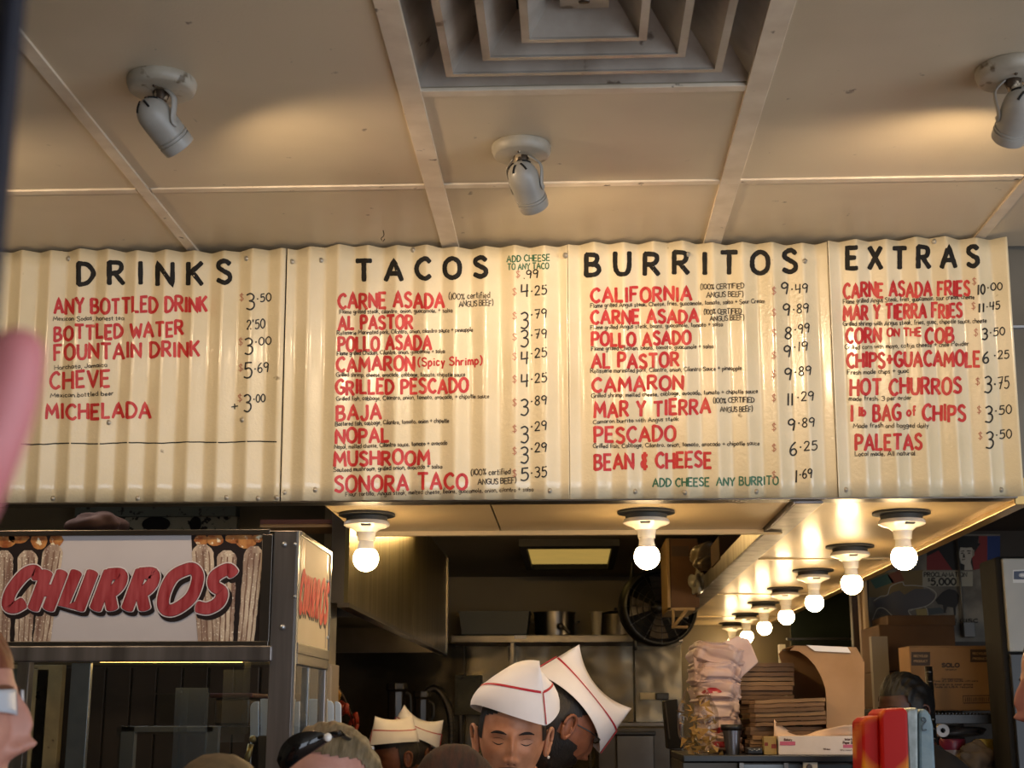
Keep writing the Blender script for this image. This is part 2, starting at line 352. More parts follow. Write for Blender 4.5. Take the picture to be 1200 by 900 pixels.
for x in xcuts[1:-1]:
    w = .042 if abs(x - xB) < .01 or abs(x - xC) < .01 else .026
    for y0, y1 in zip(ys[:-1] + [ys[-1]], [yTop] + ys[:-1]):
        MB().box((x - w / 2, y0, Z_C - .005), (x + w / 2, y1, Z_C + .003)).build('grid_bar', M_GRID, ceil, bevel=.001)

# bulkhead the boards hang on, and the ceiling to the right of it
slab('wall_bulkhead', (X_L, D_B + .045, Z_B + .03), (P(1178, 440, D_B).x, D_B + .12, Z_C + .3), M_WALLD)
M_GREYP = mat('grey_metal_panel', '6f6a5f', .45, .3, col2='5f5a50', nscale=3)
slab('trim_1', (P(1178, 440, D_B).x + .01, D_B + .10, Z_B + .05), (X_R, D_B + .16, Z_C + .3), M_GREYP)
zt = P(1190, 384, D_B + .1).z
MB().box((P(1178, 440, D_B).x + .01, D_B + .09, zt - .003), (X_R, D_B + .1, zt + .003)).build('trim_2', M_ALU).__setitem__('kind', 'structure')

# ------------------------------------------------------------------ soffits with the bulbs
Y_S = PZ(600, 622, Z_B).y                              # back edge of the front soffit
xs0 = PZ(380, 592, Z_B).x
xl_a = PZ(945, 590, Z_B); xl_b = PZ(791, 735, Z_B)     # left edge of the deep soffit
xr_a = PZ(1187, 587, Z_B); 
X_SL = (xl_a.x + xl_b.x) / 2; X_SR = xr_a.x
Y_E = xl_b.y
so = setting('ceiling_soffit', (0, D_B, Z_B))
sp = lambda x0, x1, y0, y1: MB().box((x0 + .002, y0 + .002, Z_B), (x1 - .002, y1 - .002, Z_B + .015)).build('soffit_panel', M_SOFFIT, so, bevel=.001)
xm = PZ(578, 600, Z_B).x
# the front soffit's left end runs back at a slant
MB().prism([(xs0, D_B + .02, Z_B), (xm - .002, D_B + .02, Z_B), (xm - .002, Y_S, Z_B), (PZ(415, 621, Z_B).x, Y_S, Z_B)], (0, 0, .015)).build('soffit_panel', M_SOFFIT, so)
sp(xm, X_SL - .052, D_B + .02, Y_S)
MB().box((PZ(415, 621, Z_B).x, Y_S, Z_B - .012), (X_SL, Y_S + .02, Z_B + .06)).build('soffit_edge_strip', M_SOFFIT, so, bevel=.002)
MB().box((xs0, D_B + .02, Z_B + .016), (X_SR, Y_S, Z_B + .03)).build('soffit_backing', M_CARD_D, so)
MB().box((X_SL, D_B + .02, Z_B + .016), (X_SR, Y_E, Z_B + .03)).build('soffit_backing', M_CARD_D, so)
seams = [PZ(860, q, Z_B).y for q in (655, 696, 722)]
yy = [D_B + .02] + seams + [Y_E]
for a, b in zip(yy, yy[1:]):
    sp(X_SL, X_SR, a, b)
    if b is not yy[-1]: MB().box((X_SL + .03, b - .008, Z_B - .004), (X_SR - .02, b + .008, Z_B + .002)).build('soffit_joint_strip', mat('brass_strip', 'b49a6a', .3, .6), so)
# stainless angle along the left edge, bright strip along the right one
MB().box((X_SL - .045, D_B + .03, Z_B - .008), (X_SL + .02, Y_E, Z_B + .0)).box((X_SL - .05, D_B + .03, Z_B - .008), (X_SL - .045, Y_E, Z_B + .05)).build('soffit_edge_strip', M_STEEL_BR, so, bevel=.002)
MB().box((X_SR - .006, D_B + .03, Z_B - .014), (X_SR + .03, Y_E, Z_B + .05)).build('soffit_edge_strip', mat('gold_strip', 'c9a76a', .3, .8), so, bevel=.002)
MB().box((X_SL, Y_E, Z_B - .01), (X_SR, Y_E + .02, Z_B + .05)).build('soffit_edge_strip', M_SOFFIT, so, bevel=.002)
# dark ceilings of the kitchen (above and right of the soffits)
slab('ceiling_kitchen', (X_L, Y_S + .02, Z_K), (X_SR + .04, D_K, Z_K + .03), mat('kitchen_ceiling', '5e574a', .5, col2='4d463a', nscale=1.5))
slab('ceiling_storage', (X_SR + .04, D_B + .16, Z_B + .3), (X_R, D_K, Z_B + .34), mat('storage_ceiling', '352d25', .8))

# ------------------------------------------------------------------ lamps on the soffits
M_PORC = mat('porcelain', 'd9d3c6', .25, col2='c2bbac', nscale=20, spots=('6e6252', 30, .7))
M_COLLAR = mat('bulb_collar', 'd8d4cc', .45)
M_BULB = mat('lit_bulb', 'fff3dc', .3, emit='ffd9a0', es=BULB_E)
M_GASKET = mat('rubber_gasket', '3b3a34', .6)
def make_bulb():
    t = thing('light_bulb', '', 'lamp')
    MB().lathe([(0, 0), (.070, 0), (.071, -.006), (.052, -.009), (.050, -.022), (0, -.022)], n=40).build('gasket', M_GASKET, t, angle=.6)
    h = MB().lathe([(0, -.02), (.054, -.02), (.057, -.024), (.057, -.030), (.050, -.034), (.034, -.039), (.024, -.047), (.0225, -.056), (.0215, -.066), (.021, -.068), (0, -.068)], n=40).build('lamp_holder', M_PORC, t, angle=.7)
    MB().box((-.013, -.0535, -.036), (.013, -.040, -.0285)).build('slot', M_GASKET, h, bevel=.003)
    MB().lathe([(0, -.066), (.0185, -.066), (.0185, -.074), (.0195, -.082), (.0220, -.089), (.0226, -.0905)], n=40).build('bulb_collar', M_COLLAR, t, smooth=True)
    prof = [(.0316 * math.cos(a), -.1125 - .0316 * math.sin(a)) for a in [-.77 + (PI / 2 + .77) * k / 18 for k in range(19)]]
    MB().lathe(prof, n=40).build('bulb', M_BULB, t, smooth=True)
    return t
bulb0 = make_bulb(); used = [False]
def place_bulb(loc, label, group, rz=0):
    o = bulb0 if not used[0] else copy_tree(bulb0); used[0] = True
    o.location = loc; o.rotation_euler = (0, 0, rz); tag(o, label, 'lamp', group); return o
def fix_at(px, py): return PZ(px, py, Z_B)
p = fix_at(430, 602); place_bulb((p.x, p.y, Z_B), 'lit round bulb under the menu on the far side, nearest the churros case', 'bulbs under the menu', .1)
p = fix_at(757, 599); place_bulb((p.x, p.y, Z_B), 'lit round bulb under the middle of the menu, beside the ceiling seam', 'bulbs under the menu', -.1)
xb = fix_at(1056, 600).x; y0 = fix_at(1056, 600).y
ords = ['nearest', 'second', 'third', 'fourth', 'fifth', 'sixth', 'seventh', 'farthest']
rows = [fix_at(1056, 600), fix_at(994, 645), fix_at(956, 669), fix_at(920, 689)]
dyy = (rows[3].y - rows[0].y) / 3
for k in range(8):
    y = rows[0].y + dyy * k; x = rows[0].x + (rows[3].x - rows[0].x) / 3 * k
    if y > Y_E - .1: break
    place_bulb((x, y, Z_B), '%s lit bulb of the row on the deep golden soffit, counted from the menu' % ords[k], 'row of bulbs on the deep soffit', random.uniform(-.2, .2))

# ------------------------------------------------------------------ ceiling air diffuser
M_DIFF = mat('diffuser_metal', 'b0aaa0', .38, .25, col2='938b7f', nscale=9, spots=('5b5146', 18, .66), bump=.15, bscale=90)
cx = (xcuts[iB] + xcuts[iB + 1]) / 2; cy = yD - TS / 2 + .005; H = TS / 2 - .022
df = thing('air_diffuser', 'square stepped metal air diffuser dusty with age in the ceiling', 'vent', (cx, cy, Z_C))
def frustum(h0, z0, h1, z1, n, lip=0.0, lz=0.0):
    mb = MB(); R_ = []
    prof = [(h0, z0), (h1, z1)] + ([(h1 + lip, z1 - lz), (h1 + lip, z1 + .012)] if lip else [])
    vs = [(cx + sx * h, cy + sy * h, Z_C + z) for h, z in prof for sx, sy in ((-1, -1), (1, -1), (1, 1), (-1, 1))]
    mb.add(vs, [(i * 4 + k, i * 4 + (k + 1) % 4, (i + 1) * 4 + (k + 1) % 4, (i + 1) * 4 + k) for i in range(len(prof) - 1) for k in range(4)])
    return mb.build(n, M_DIFF, df, thick=.0025)
frustum(H + .012, .004, H - .045, .075, 'frame')
for ins, z in ((.052, -.006), (.122, -.010), (.192, -.013)):
    frustum(H - ins - .060, .052, H - ins - .012, z + .001, 'louver'); frustum(H - ins, z - .001, H - ins - .013, z - .002, 'louver_rim')
    frustum(H - ins, z + .010, H - ins, z - .002, 'louver_lip')
MB().box((cx - .04, cy - .04, Z_C + .012), (cx + .04, cy + .04, Z_C + .016)).build('centre_plate', M_DIFF, df, bevel=.001)
MB().ball((cx, cy + .018, Z_C + .012), (.010, .008, .003)).build('adjusting_knob', M_STEEL, df, smooth=True)
MB().box((cx - H - .01, cy - H - .01, Z_C + .095), (cx + H + .01, cy + H + .01, Z_C + .10)).build('duct_plate', M_DARKGAP, df)

# ------------------------------------------------------------------ swivel spotlights
M_SPOT = mat('spot_enamel', 'aaa69d', .38, col2='98948b', nscale=14, spots=('5e5446', 24, .7))
M_SPOTW = mat('spot_canopy_enamel', 'b0a999', .45, col2='978e7d', nscale=14, spots=('665945', 22, .62))
M_SPRING = mat('dark_bracket', '4a3d30', .5, .5, spots=('b6a68e', 60, .55))
def spotlight(px, py, r, label, hd, aim, L=.105, R_=.031, arm_rot=0.):
    c = PZ(px, py, Z_C)
    t = thing('ceiling_spotlight', label, 'spotlight', c, 0, 'swivel spotlights on the ceiling')
    MB().lathe([(0, 0), (r * .97, 0), (r, -.004), (r * .985, -.012), (r * .93, -.021), (r * .86, -.0235), (.02, -.024), (0, -.024)], c, 48).build('canopy', M_SPOTW, t, angle=.7)
    MB().ball(c + Vector((-.004, -.03, -.024)), .0035, 10, 6).build('canopy_screw', M_SPRING, t)
    hd = Vector(hd); aim = Vector(aim).normalized()
    hc = c + hd
    Q = aim.to_track_quat('Z', 'Y').to_matrix()
    # bracket block and stem
    MB().tube([c + Vector((0, 0, -.02)), c + Vector((0, 0, -.034)), hc * .55 + c * .45 + Vector((0, 0, -.008))], [.017, .013, .009], 12).build('swivel_bracket', M_SPRING, t, smooth=True)
    side = aim.cross(Vector((0, 0, 1))).normalized()
    for sgn in (-1, 1):
        a0 = c + side * (.016 * sgn) + Vector((0, 0, -.024)); a2 = hc + side * ((R_ + .003) * sgn) + aim * .012
        a1 = (a0 + a2) / 2 + side * (.012 * sgn) + Vector((0, 0, .008))
        MB().tube(smooth3([a0, a1, a2 - aim * .0, a2 + aim * .012]), .0062, 8, flat=.28, up=side).build('fork_arm', M_SPOT, t, smooth=True)
    prof = [(.0001, -.40 * L)] + [(R_ * math.sin(a), -.05 * L - .35 * L * math.cos(a)) for a in [k * PI / 2 / 8 for k in range(1, 9)]]
    prof += [(R_, .18 * L), (R_ * .99, .36 * L), (R_ * .93, .37 * L), (R_ * .93, .385 * L), (R_, .39 * L), (R_, .42 * L), (R_ * .93, .43 * L), (R_ * .93, .445 * L), (R_, .45 * L), (R_ * .97, .60 * L), (R_ * .94, .62 * L), (R_ * .90, .60 * L), (R_ * .85, .3 * L)]
    h = MB().lathe(prof, hc, 40, Q).build('spot_head', M_SPOT, t, angle=.9)
    for k in range(5):
        a = 2 * PI * k / 5 + arm_rot; d0 = Vector((math.cos(a), math.sin(a), 0))
        def pt(th): return hc + Q @ Vector((d0.x * R_ * 1.012 * math.sin(th), d0.y * R_ * 1.012 * math.sin(th), -.05 * L - .355 * L * math.cos(th)))
        MB().tube([pt(.32), pt(.5), pt(.7), pt(.85)], .0022, 6).build('vent_slot', M_BLACKM, h)
    lb = MB().lathe([(0, .38 * L), (R_ * .6, .36 * L), (R_ * .8, .30 * L)], hc, 24, Q).build('reflector_lamp', mat('spot_lamp_face', 'ffe9c4', .3, emit='ffd9a0', es=12), t, smooth=True)
    ld = bpy.data.lights.new('spot_beam', 'SPOT'); ld.energy = SPOT_W; ld.color = (1, .72, .44); ld.spot_size = math.radians(160); ld.spot_blend = .6; ld.shadow_soft_size = .02
    lo = bpy.data.objects.new('spot_beam', ld); COL.objects.link(lo); lo.location = hc + aim * (.64 * L) - Vector((t.location)); lo.rotation_euler = aim.to_track_quat('-Z', 'Y').to_euler(); lo.parent = t
def smooth3(pts, per=6):
    out = []; n = len(pts)
    for i in range(n - 1):
        p0, p1, p2, p3 = pts[max(i - 1, 0)], pts[i], pts[i + 1], pts[min(i + 2, n - 1)]
        for k in range(per):
            t = k / per; out.append(.5 * ((2 * p1) + (-p0 + p2) * t + (2 * p0 - 5 * p1 + 4 * p2 - p3) * t * t + (-p0 + 3 * p1 - 3 * p2 + p3) * t ** 3))
    out.append(pts[-1]); return out
spotlight(190, 94, .0625, 'grey swivel ceiling spotlight with round canopy above the drinks menu', (-.004, .0, -.075), (.5, .62, -.62))
spotlight(611, 171, .0605, 'grey swivel ceiling spotlight between the square air diffuser and the menu', (.006, .004, -.072), (.3, .70, -.64))
spotlight(-232, 112, .0625, 'grey swivel ceiling spotlight beyond the outer end of the drinks menu', (-.004, .0, -.075), (.35, .66, -.62))
spotlight(1186, 80, .0645, 'grey swivel ceiling spotlight at the far side, above the extras menu', (.008, .004, -.076), (-.10, .82, -.5), arm_rot=.5)
hk = PZ(449, 270, Z_C)
MB().tube(smooth3([hk + Vector((0, 0, 0)), hk + Vector((.002, 0, -.012)), hk + Vector((-.004, 0, -.02)), hk + Vector((0, 0, -.027)), hk + Vector((.004, 0, -.021))]), .0012, 6).build('ceiling_hook', M_SPRING)
tag(bpy.data.objects['ceiling_hook'], 'small wire hook on the ceiling just above the tacos menu', 'hook')

# ================================================================== MENU BOARDS: four corrugated sheets, painted by hand
LAM = 36.2 / F_PX * 3.42 * .955; AMP = .0098
def BP(px, py):
    d = ray(px, py); t = (D_B + LEAN * (Z_B - EYE.z)) / (d.y + LEAN * d.z); return EYE + d * t
M_BOARD = mat('cream_enamel', 'ddd0b2', .25, col2='d2c4a2', nscale=5, bump=.35, bscale=130, spots=('8f8064', 22, .735), coat=.5)
M_BOARDE = mat('board_edge', 'b9b2a4', .4)
M_WASH = mat('washer', 'b2ab9c', .4, .5)
def board(label, xl, xr, ph, dy=0., letters=()):
    x0 = BP(xl, 440).x; x1 = BP(xr, 440).x
    ztop = Z_C - .004
    sheet_y = lambda x, z: D_B - (z - Z_B) * LEAN - AMP * math.asin(.95 * math.sin(2 * PI * (x - ph) / LAM)) / math.asin(.95) - dy
    nu = int((x1 - x0) / LAM * 22); nv = 14
    def fn(u, v):
        x = x0 + (x1 - x0) * u; z = Z_B + (ztop - Z_B) * v
        if v == 1: z += -.006 + .004 * math.sin(x * 9) + .002 * math.sin(x * 31)
        return (x, sheet_y(x, z), z)
    b = MB().grid(fn, nu, nv).build('menu_board', M_BOARD, smooth=True)
    q = b.modifiers.new('solid', 'SOLIDIFY'); q.thickness = .0012; q.offset = -1
    tag(b, label, 'menu board', 'corrugated menu boards')
    def on(px, py, off):
        c = BP(px, py); y = sheet_y(c.x, c.z) - .0006 - off
        # keep the mark where its ray meets the wave
        t = (y - EYE.y) / (c.y - EYE.y); q = EYE + (c - EYE) * t
        return (q.x, sheet_y(q.x, q.z) - .0006 - off, q.z)
    return b, on
def paint(b, on, kind, text, xl, xr, yl, yr, h, w, hr=None, gap=.24, space=.42, jit=.05, slant=0., lab=None):
    mb = MB(); m = {'head': M_BLK, 'item': M_RED, 'note': M_MARK, 'price': M_PRICE, 'green': M_GRN, 'sign': M_FADED}[kind]
    per = 6 if kind in ('head', 'item') else 3
    lettering(mb, text, xl, xr, yl, yr, h, w, on, 3.6 if kind in ('head', 'item') else 4.5, gap, space, jit, slant, .0004 if kind == 'head' else .0002 if kind == 'item' else .0003, per, True, .08 if kind in ('head', 'item') else .1, hr)
    nm = {'head': 'menu_heading', 'item': 'menu_line', 'note': 'menu_note', 'price': 'menu_price', 'green': 'menu_note', 'sign': 'currency_mark'}[kind]
    mb.build(nm, m, b, label={'head': 'black painted heading reading %s', 'item': 'red painted line reading %s', 'green': 'green line reading %s', 'price': 'black price %s', 'note': 'fine black line reading %s', 'sign': 'faded red %s'}[kind] % (lab or text))
def head(b, on, t, xl, xr, yl, yr, h): paint(b, on, 'head', t, xl + 3, xr - 3, yl - 3, yr - 3, h - 5, 5.6, gap=.72, jit=.05)
def item(b, on, t, xl, xr, yl, yr, h, gap=.27, space=.52, w=3.6): paint(b, on, 'item', t, xl + 2, xr - 2, yl - 1.5, yr - 1.5, h - 3, w, gap=gap, space=space, jit=.07)
def note(b, on, t, xl, xr, yl, yr, h=5., w=.95): paint(b, on, 'note', t, xl, xr, yl, yr, h, w, gap=.16, space=.36, jit=.1)
def price(b, on, big, bx0, bx1, by, bh, small, sx0, sx1, sy, sh, dollar=None, sy2=None):
    mb = MB()
    if big: lettering(mb, big, bx0 + 1, bx1 - 1, by, by - .5, bh, 1.9, on, 6, .3, .4, .03, 0, .0002, 5, True, .05)
    lettering(mb, small, sx0 + .5, sx1 - .5, sy, sy - 1.5, sh, 1.5, on, 6, .22, .4, .03, 0, .0002, 5, True, .05)
    mb.build('menu_price', M_PRICE, b, label='black price %s%s' % (big, small.replace('·', '.')))
    if dollar: paint(b, on, 'sign', '$', dollar[0] - 2.6, dollar[0] + 2.6, dollar[1] + 5, dollar[1] + 5, 9, .8)
def screws(b, on, pts):
    for (x, y) in pts:
        c = Vector(on(x, y, 0)); Q = Matrix.Rotation(PI / 2, 3, 'X')
        MB().lathe([(0, .004), (.003, .0035), (.0032, .002), (.0062, .0015), (.0066, 0)], c, 14, Q).build('screw', M_WASH, b, smooth=True)

b, on = board('corrugated cream menu board headed DRINKS, with a slit seam below the list', -70, 332, BP(45, 440).x, .0)
head(b, on, 'DRINKS', 89, 273, 337, 335, 30)
item(b, on, 'ANY BOTTLED DRINK', 62, 244, 369, 366, 20); item(b, on, 'BOTTLED WATER', 62, 216, 400, 394, 19)
item(b, on, 'FOUNTAIN DRINK', 62, 235, 424, 418, 20); item(b, on, 'CHEVE', 57, 130, 458, 454, 22); item(b, on, 'MICHELADA', 52, 178, 493, 490, 20)
note(b, on, 'Mexican Sodas, honest tea', 62, 145, 376, 375); note(b, on, 'Horchata, Jamaica', 64, 125, 433, 430); note(b, on, 'Mexican bottled beer', 59, 133, 466, 463)
price(b, on, '3', 288, 299, 363, 19, '·50', 300, 318, 354, 9, (283, 348)); price(b, on, '', 0, 0, 0, 0, "2'50", 289, 311, 386, 10.5)
price(b, on, '3', 286, 297, 415, 19, '·00', 298, 318, 405, 9, (282, 400)); price(b, on, '5', 285, 296, 443, 18, '·69', 297, 315, 437, 11, (282, 430))
price(b, on, '3', 285, 295, 483, 20, '·00', 296, 311, 472, 9, (281, 466)); price(b, on, '', 0, 0, 0, 0, '+', 271, 279, 482, 10)
sl = MB(); ribbon(sl, [(24 + 15 * k, 520.5 - 3.2 * k / 20 + .6 * math.sin(k * 1.3)) for k in range(21)], 1.3, on, .0003, 5); sl.build('slit_seam', M_BLACKM, b)
screws(b, on, [(62, 584), (161, 584), (265, 583), (302, 584), (324, 583), (333, 577), (80, 303), (284, 492), (127, 495), (289, 303)])

b, on = board('corrugated cream menu board headed TACOS, nine tacos listed in red', 333.5, 666, BP(352, 440).x, .0028)
head(b, on, 'TACOS', 415, 573, 331, 328, 28)
note(b, on, '(100% certified', 526, 574, 351, 349, 7, 1.1); note(b, on, 'ANGUS BEEF)', 538, 578, 359.5, 358, 6.5, 1.1)
L_ = [('CARNE ASADA', 395, 522, 363, 361, 20, 'Flame grilled steak, cilantro, onion, guacamole, + salsa', 398, 530, 367.5, 366), ('AL PASTOR', 395, 485, 388, 386, 18, 'Rotisserie Marinated pork, Cilantro, onion, cilantro sauce + pineapple', 395, 554, 392.5, 388.5),
 ('POLLO ASADA', 395, 507, 412, 410.5, 19, 'Flame grilled Chicken, Cilantro, onion, guacamole + salsa', 395, 521, 416.5, 413.5), ('CAMARON', 393, 487, 437, 435, 19, 'Grilled shrimp, cheese, avocado, cabbage, tomato, chipotle sauce', 394, 545, 441.5, 441),
 ('GRILLED PESCADO', 392, 550, 463.5, 461, 19, 'Grilled fish, cabbage, Cilantro, onion, tomato, avocado, + chipotle sauce', 394, 573, 469.5, 466.5), ('BAJA', 393, 448, 494, 492, 20, 'Battered fish, cabbage, Cilantro, tomato, onion + chipotle', 393, 526, 499, 495),
 ('NOPAL', 392, 457, 521, 519, 19, 'Nopal, melted cheese, Cilantro sauce, tomato + avocado', 392, 524, 526, 521), ('MUSHROOM', 390, 505, 548, 545, 19, 'Sauteed mushroom, grilled onion, avocado + salsa', 391, 518, 553, 548.5), ('SONORA TACO', 391, 549, 578, 574.5, 21, 'Flour tortilla, Angus steak, melted cheese, beans, guacamole, onion, cilantro + salsa', 405, 625, 581.5, 575.5)]
for t, a, c, yl, yr, h, n, na, nb, nl, nr in L_: item(b, on, t, a, c, yl, yr, h); note(b, on, n, na, nb, nl, nr, 4.8)
paint(b, on, 'item', '(Spicy Shrimp)', 490, 565, 429, 427, 9.5, 1.9)
note(b, on, '(100% certified', 552, 598, 557, 555.5, 6.5, 1.1); note(b, on, 'ANGUS BEEF)', 560, 605, 567.5, 566, 6.5, 1.2)
paint(b, on, 'green', 'ADD CHEESE', 594, 644, 307, 305.5, 7.2, 1.4); paint(b, on, 'green', 'TO ANY TACO', 595, 643, 316, 315, 7, 1.4)
price(b, on, '', 0, 0, 0, 0, '.99', 613, 631, 327, 9.5, (607, 321))
for (by, sy, d, B_, s_) in [(348, 346, 341, '4', '·25'), (385, 373.5, 370, '3', '·79'), (407, 397.5, 394, '3', '·79'), (427, 419.5, 417, '4', '·25'), (454, 449, 444, '4', '·25'), (487, 475.5, 471, '3', '·89'), (519, 505, 502, '3', '·29'), (543, 530.5, 528, '3', '·29'), (563, 560, 554, '5', '·35')]:
    price(b, on, B_, 609.5, 620, by, 19 if B_ == '3' else 14.5, s_, 621, 641, sy, 10.5 if B_ != '5' else 12, (603, d))
screws(b, on, [(342, 306.5), (376, 305), (663, 300), (644, 575), (484, 293), (369, 574)])

b, on = board('corrugated cream menu board headed BURRITOS, with green cheese note', 667, 975.5, BP(689, 440).x, .0)
head(b, on, 'BURRITOS', 684, 936, 326, 321.5, 30)
L_ = [('CALIFORNIA', 691, 812, 356, 353.5, 19, 'Flame grilled Angus steak, Cheese, fries, guacamole, tomato, salsa + Sour Cream', 692, 896, 360.5, 355), ('CARNE ASADA', 691, 820, 381.5, 379, 18, 'Flame grilled Angus steak, beans, guacamole, tomato + salsa', 692, 847, 386, 382),
 ('POLLO ASADO', 692, 811, 407, 405.5, 18, 'Flame grilled Chicken, beans, tomato, guacamole + salsa', 693, 836, 411, 408), ('AL PASTOR', 692, 797, 433, 431, 19, 'Rotisserie marinated pork, Cilantro, onion, Cilantro Sauce + pineapple', 692, 869, 437, 433.5),
 ('CAMARON', 692.5, 802, 461, 457, 19, 'Grilled shrimp, melted cheese, cabbage, avocado, tomato + chipotle sauce', 693, 888, 466, 460.5), ('MAR Y TIERRA', 695, 834, 491.5, 486, 20, 'Camaron burrito with Angus steak', 695, 795, 496.5, 493),
 ('PESCADO', 695, 793, 520, 518, 20, 'Grilled fish, Cabbage, Cilantro, onion, tomato, avocado + chipotle sauce', 695, 890, 525, 521.5), ('BEAN & CHEESE', 695, 835, 551.5, 548.5, 20, None, 0, 0, 0, 0)]
for t, a, c, yl, yr, h, n, na, nb, nl, nr in L_:
    item(b, on, t, a, c, yl, yr, h)
    if n: note(b, on, n, na, nb, nl, nr, 4.8)
for (x0, x1, y, X0, X1, Y) in [(821, 872, 339, 828, 871, 348.5), (825, 869, 368.5, 832, 872, 376), (836, 884, 472.5, 844, 882, 483)]:
    note(b, on, '(100% CERTIFIED', x0, x1, y, y - 1, 6, 1.1); note(b, on, 'ANGUS BEEF)', X0, X1, Y, Y - 1, 6, 1.1)
paint(b, on, 'green', 'ADD CHEESE  ANY BURRITO', 765, 912, 570.5, 568, 9.5, 1.8)
for (B_, bx, by, s_, sy, x1, d) in [('9', 915, 345, '·49', 344, 947, 340), ('9', 917, 370, '·89', 367.5, 948, 366), ('8', 919, 397, '·99', 391, 949, 389), ('9', 918, 419, '·19', 412, 947, 416), ('9', 919, 445.5, '·89', 441, 951, 438), ('11', 922, 475, '·29', 470.5, 954, 466), ('9', 923, 505, '·89', 501, 955, 500), ('6', 925, 534, '·25', 528.5, 958, 524), ('1', 931, 565.5, '·69', 561, 952, 556)]:
    price(b, on, B_, bx, bx + (9.5 if B_ not in ('11', '1') else (8 if B_ == '11' else 4)), by, 13.5 if B_ != '6' else 15, s_, bx + (11 if B_ not in '1' else 5), x1, sy, 10.5, (907, d))
screws(b, on, [(744, 576), (886, 576), (806, 298), (943, 306), (662.5, 299), (803, 577)])

b, on = board('corrugated cream menu board headed EXTRAS, narrowest of the four', 976, 1189, BP(1000, 440).x, .0030)
head(b, on, 'EXTRAS', 990, 1149, 318, 314.5, 29)
item(b, on, 'CARNE ASADA FRIES', 987, 1138, 350, 347.5, 19.5, w=3.4); item(b, on, 'MAR Y TIERRA FRIES', 987, 1129, 376.5, 373, 19, w=3.4)
item(b, on, 'CORN', 990, 1034, 403, 402.5, 19); paint(b, on, 'item', 'ON THE', 1040, 1079, 394, 393.5, 9, 2.4); item(b, on, 'COB', 1083, 1119, 403, 402, 20)
item(b, on, 'CHIPS+GUACAMOLE', 991, 1150, 432, 430, 19.5, w=3.6); item(b, on, 'HOT CHURROS', 995, 1128, 464, 462, 21)
item(b, on, '1', 995.5, 1001, 495, 495, 21); item(b, on, 'lb', 1005, 1016, 488.5, 488, 13, w=2.8); item(b, on, 'BAG', 1022, 1057, 495, 494, 21); paint(b, on, 'item', 'of', 1063, 1073, 487.5, 487, 11, 2.4); item(b, on, 'CHIPS', 1080, 1133, 495, 494, 21)
item(b, on, 'PALETAS', 1001, 1082, 528.5, 527.5, 20.5)
for (t, x0, x1, yl, yr) in [('Flame grilled Angus Steak, fries, guacamole, sour cream, cheese', 988, 1142, 355.5, 350), ('Grilled shrimp with Angus steak, fries, guac, chipotle sauce, cheese', 988, 1156, 382, 378), ('Grilled corn with mayo, cotija cheese + chile Powder', 990, 1135, 409.5, 405), ('Fresh made chips + guac', 993, 1065, 439, 437), ('made fresh. 3 per order', 995, 1068, 470, 468.5), ('Made fresh and bagged daily', 1000, 1088, 501, 501), ('Local made, All natural', 1002, 1072, 534.5, 533.5)]:
    note(b, on, t, x0, x1, yl, yr, 5.2)
for (B_, b0, b1, by, bh, s_, s0, s1, sy, sh, d) in [('10', 1145, 1155, 345, 11, '·00', 1156, 1175, 341, 8.5, (1142, 329)), ('11', 1146, 1154, 366, 9.5, '·45', 1155, 1172, 363.5, 9, (1141, 358)), ('3', 1150, 1158, 398, 13, '·50', 1159, 1178, 394, 9, (1144, 389)), ('6', 1151, 1159.5, 426, 13, '·25', 1164, 1183, 421, 9.5, None), ('3', 1153, 1163, 461, 19, '·75', 1164, 1183, 456.5, 14, (1146, 446)), ('3', 1154, 1164, 495, 19, '·50', 1165, 1186, 486, 10, (1147.5, 480)), ('3', 1155, 1165, 526, 19, '·50', 1166, 1186, 514.5, 10, (1149, 510))]:
    price(b, on, B_, b0, b1, by, bh, s_, s0, s1, sy, sh, d)
screws(b, on, [(991, 574), (1173, 574), (1095, 283)])
# steel trims along the lower and upper edges
e0 = BP(-70, 588).x; e1 = BP(1191, 585).x
tr = MB().box((e0, D_B - .012, Z_B - .004), (e1, D_B + .045, Z_B - .001)).build('trim_3', M_STEEL); struct(tr)

# ================================================================== CHURROS CASE
D_M = 2.90
xr = P(344, 760, D_M).x; xl = P(-62, 760, D_M).x; ztop = P(330, 622, D_M).z; yb = PX(386, 700, xr).y
z_ct = 1.02
cs = thing('churro_display_case', 'stainless glass display case with a red CHURROS sign, standing on the counter', 'display case', ((xl + xr) / 2, (D_M + yb) / 2, z_ct))
FP = lambda px, py, o=0.: P(px, py, D_M - o)
def fbox(x0, y0, x1, y1, d0, d1):          # box whose front face covers that rectangle, from depth d0 to d1
    a = P(x0, y0, D_M + d0); b = P(x1, y1, D_M + d0); return (a.x, D_M + d0, b.z), (b.x, D_M + d1, a.z)
pw = P(344, 760, D_M).x - P(316, 760, D_M).x
for (x, y, w_) in ((xr - pw, D_M, 1), (xl, D_M, 1), (xl, yb - .03, .6), (xr - pw * .35, yb - .02, .35)):
    MB().box((x, y, z_ct), (x + pw * w_, y + .03, ztop)).build('corner_post', M_STEEL_BR, cs, bevel=.002)
MB().box((xr, D_M - .002, z_ct), (xr + .004, D_M + .012, ztop)).build('corner_edge_strip', M_ALU, cs)
for (px, py) in ((333, 638), (331, 735)):
    c = P(px, py, D_M); MB().lathe([(0, .005), (.003, .0045), (.0055, .002), (.006, 0)], c, 16, Matrix.Rotation(PI / 2, 3, 'X')).build('bolt', M_ALU, cs, smooth=True)
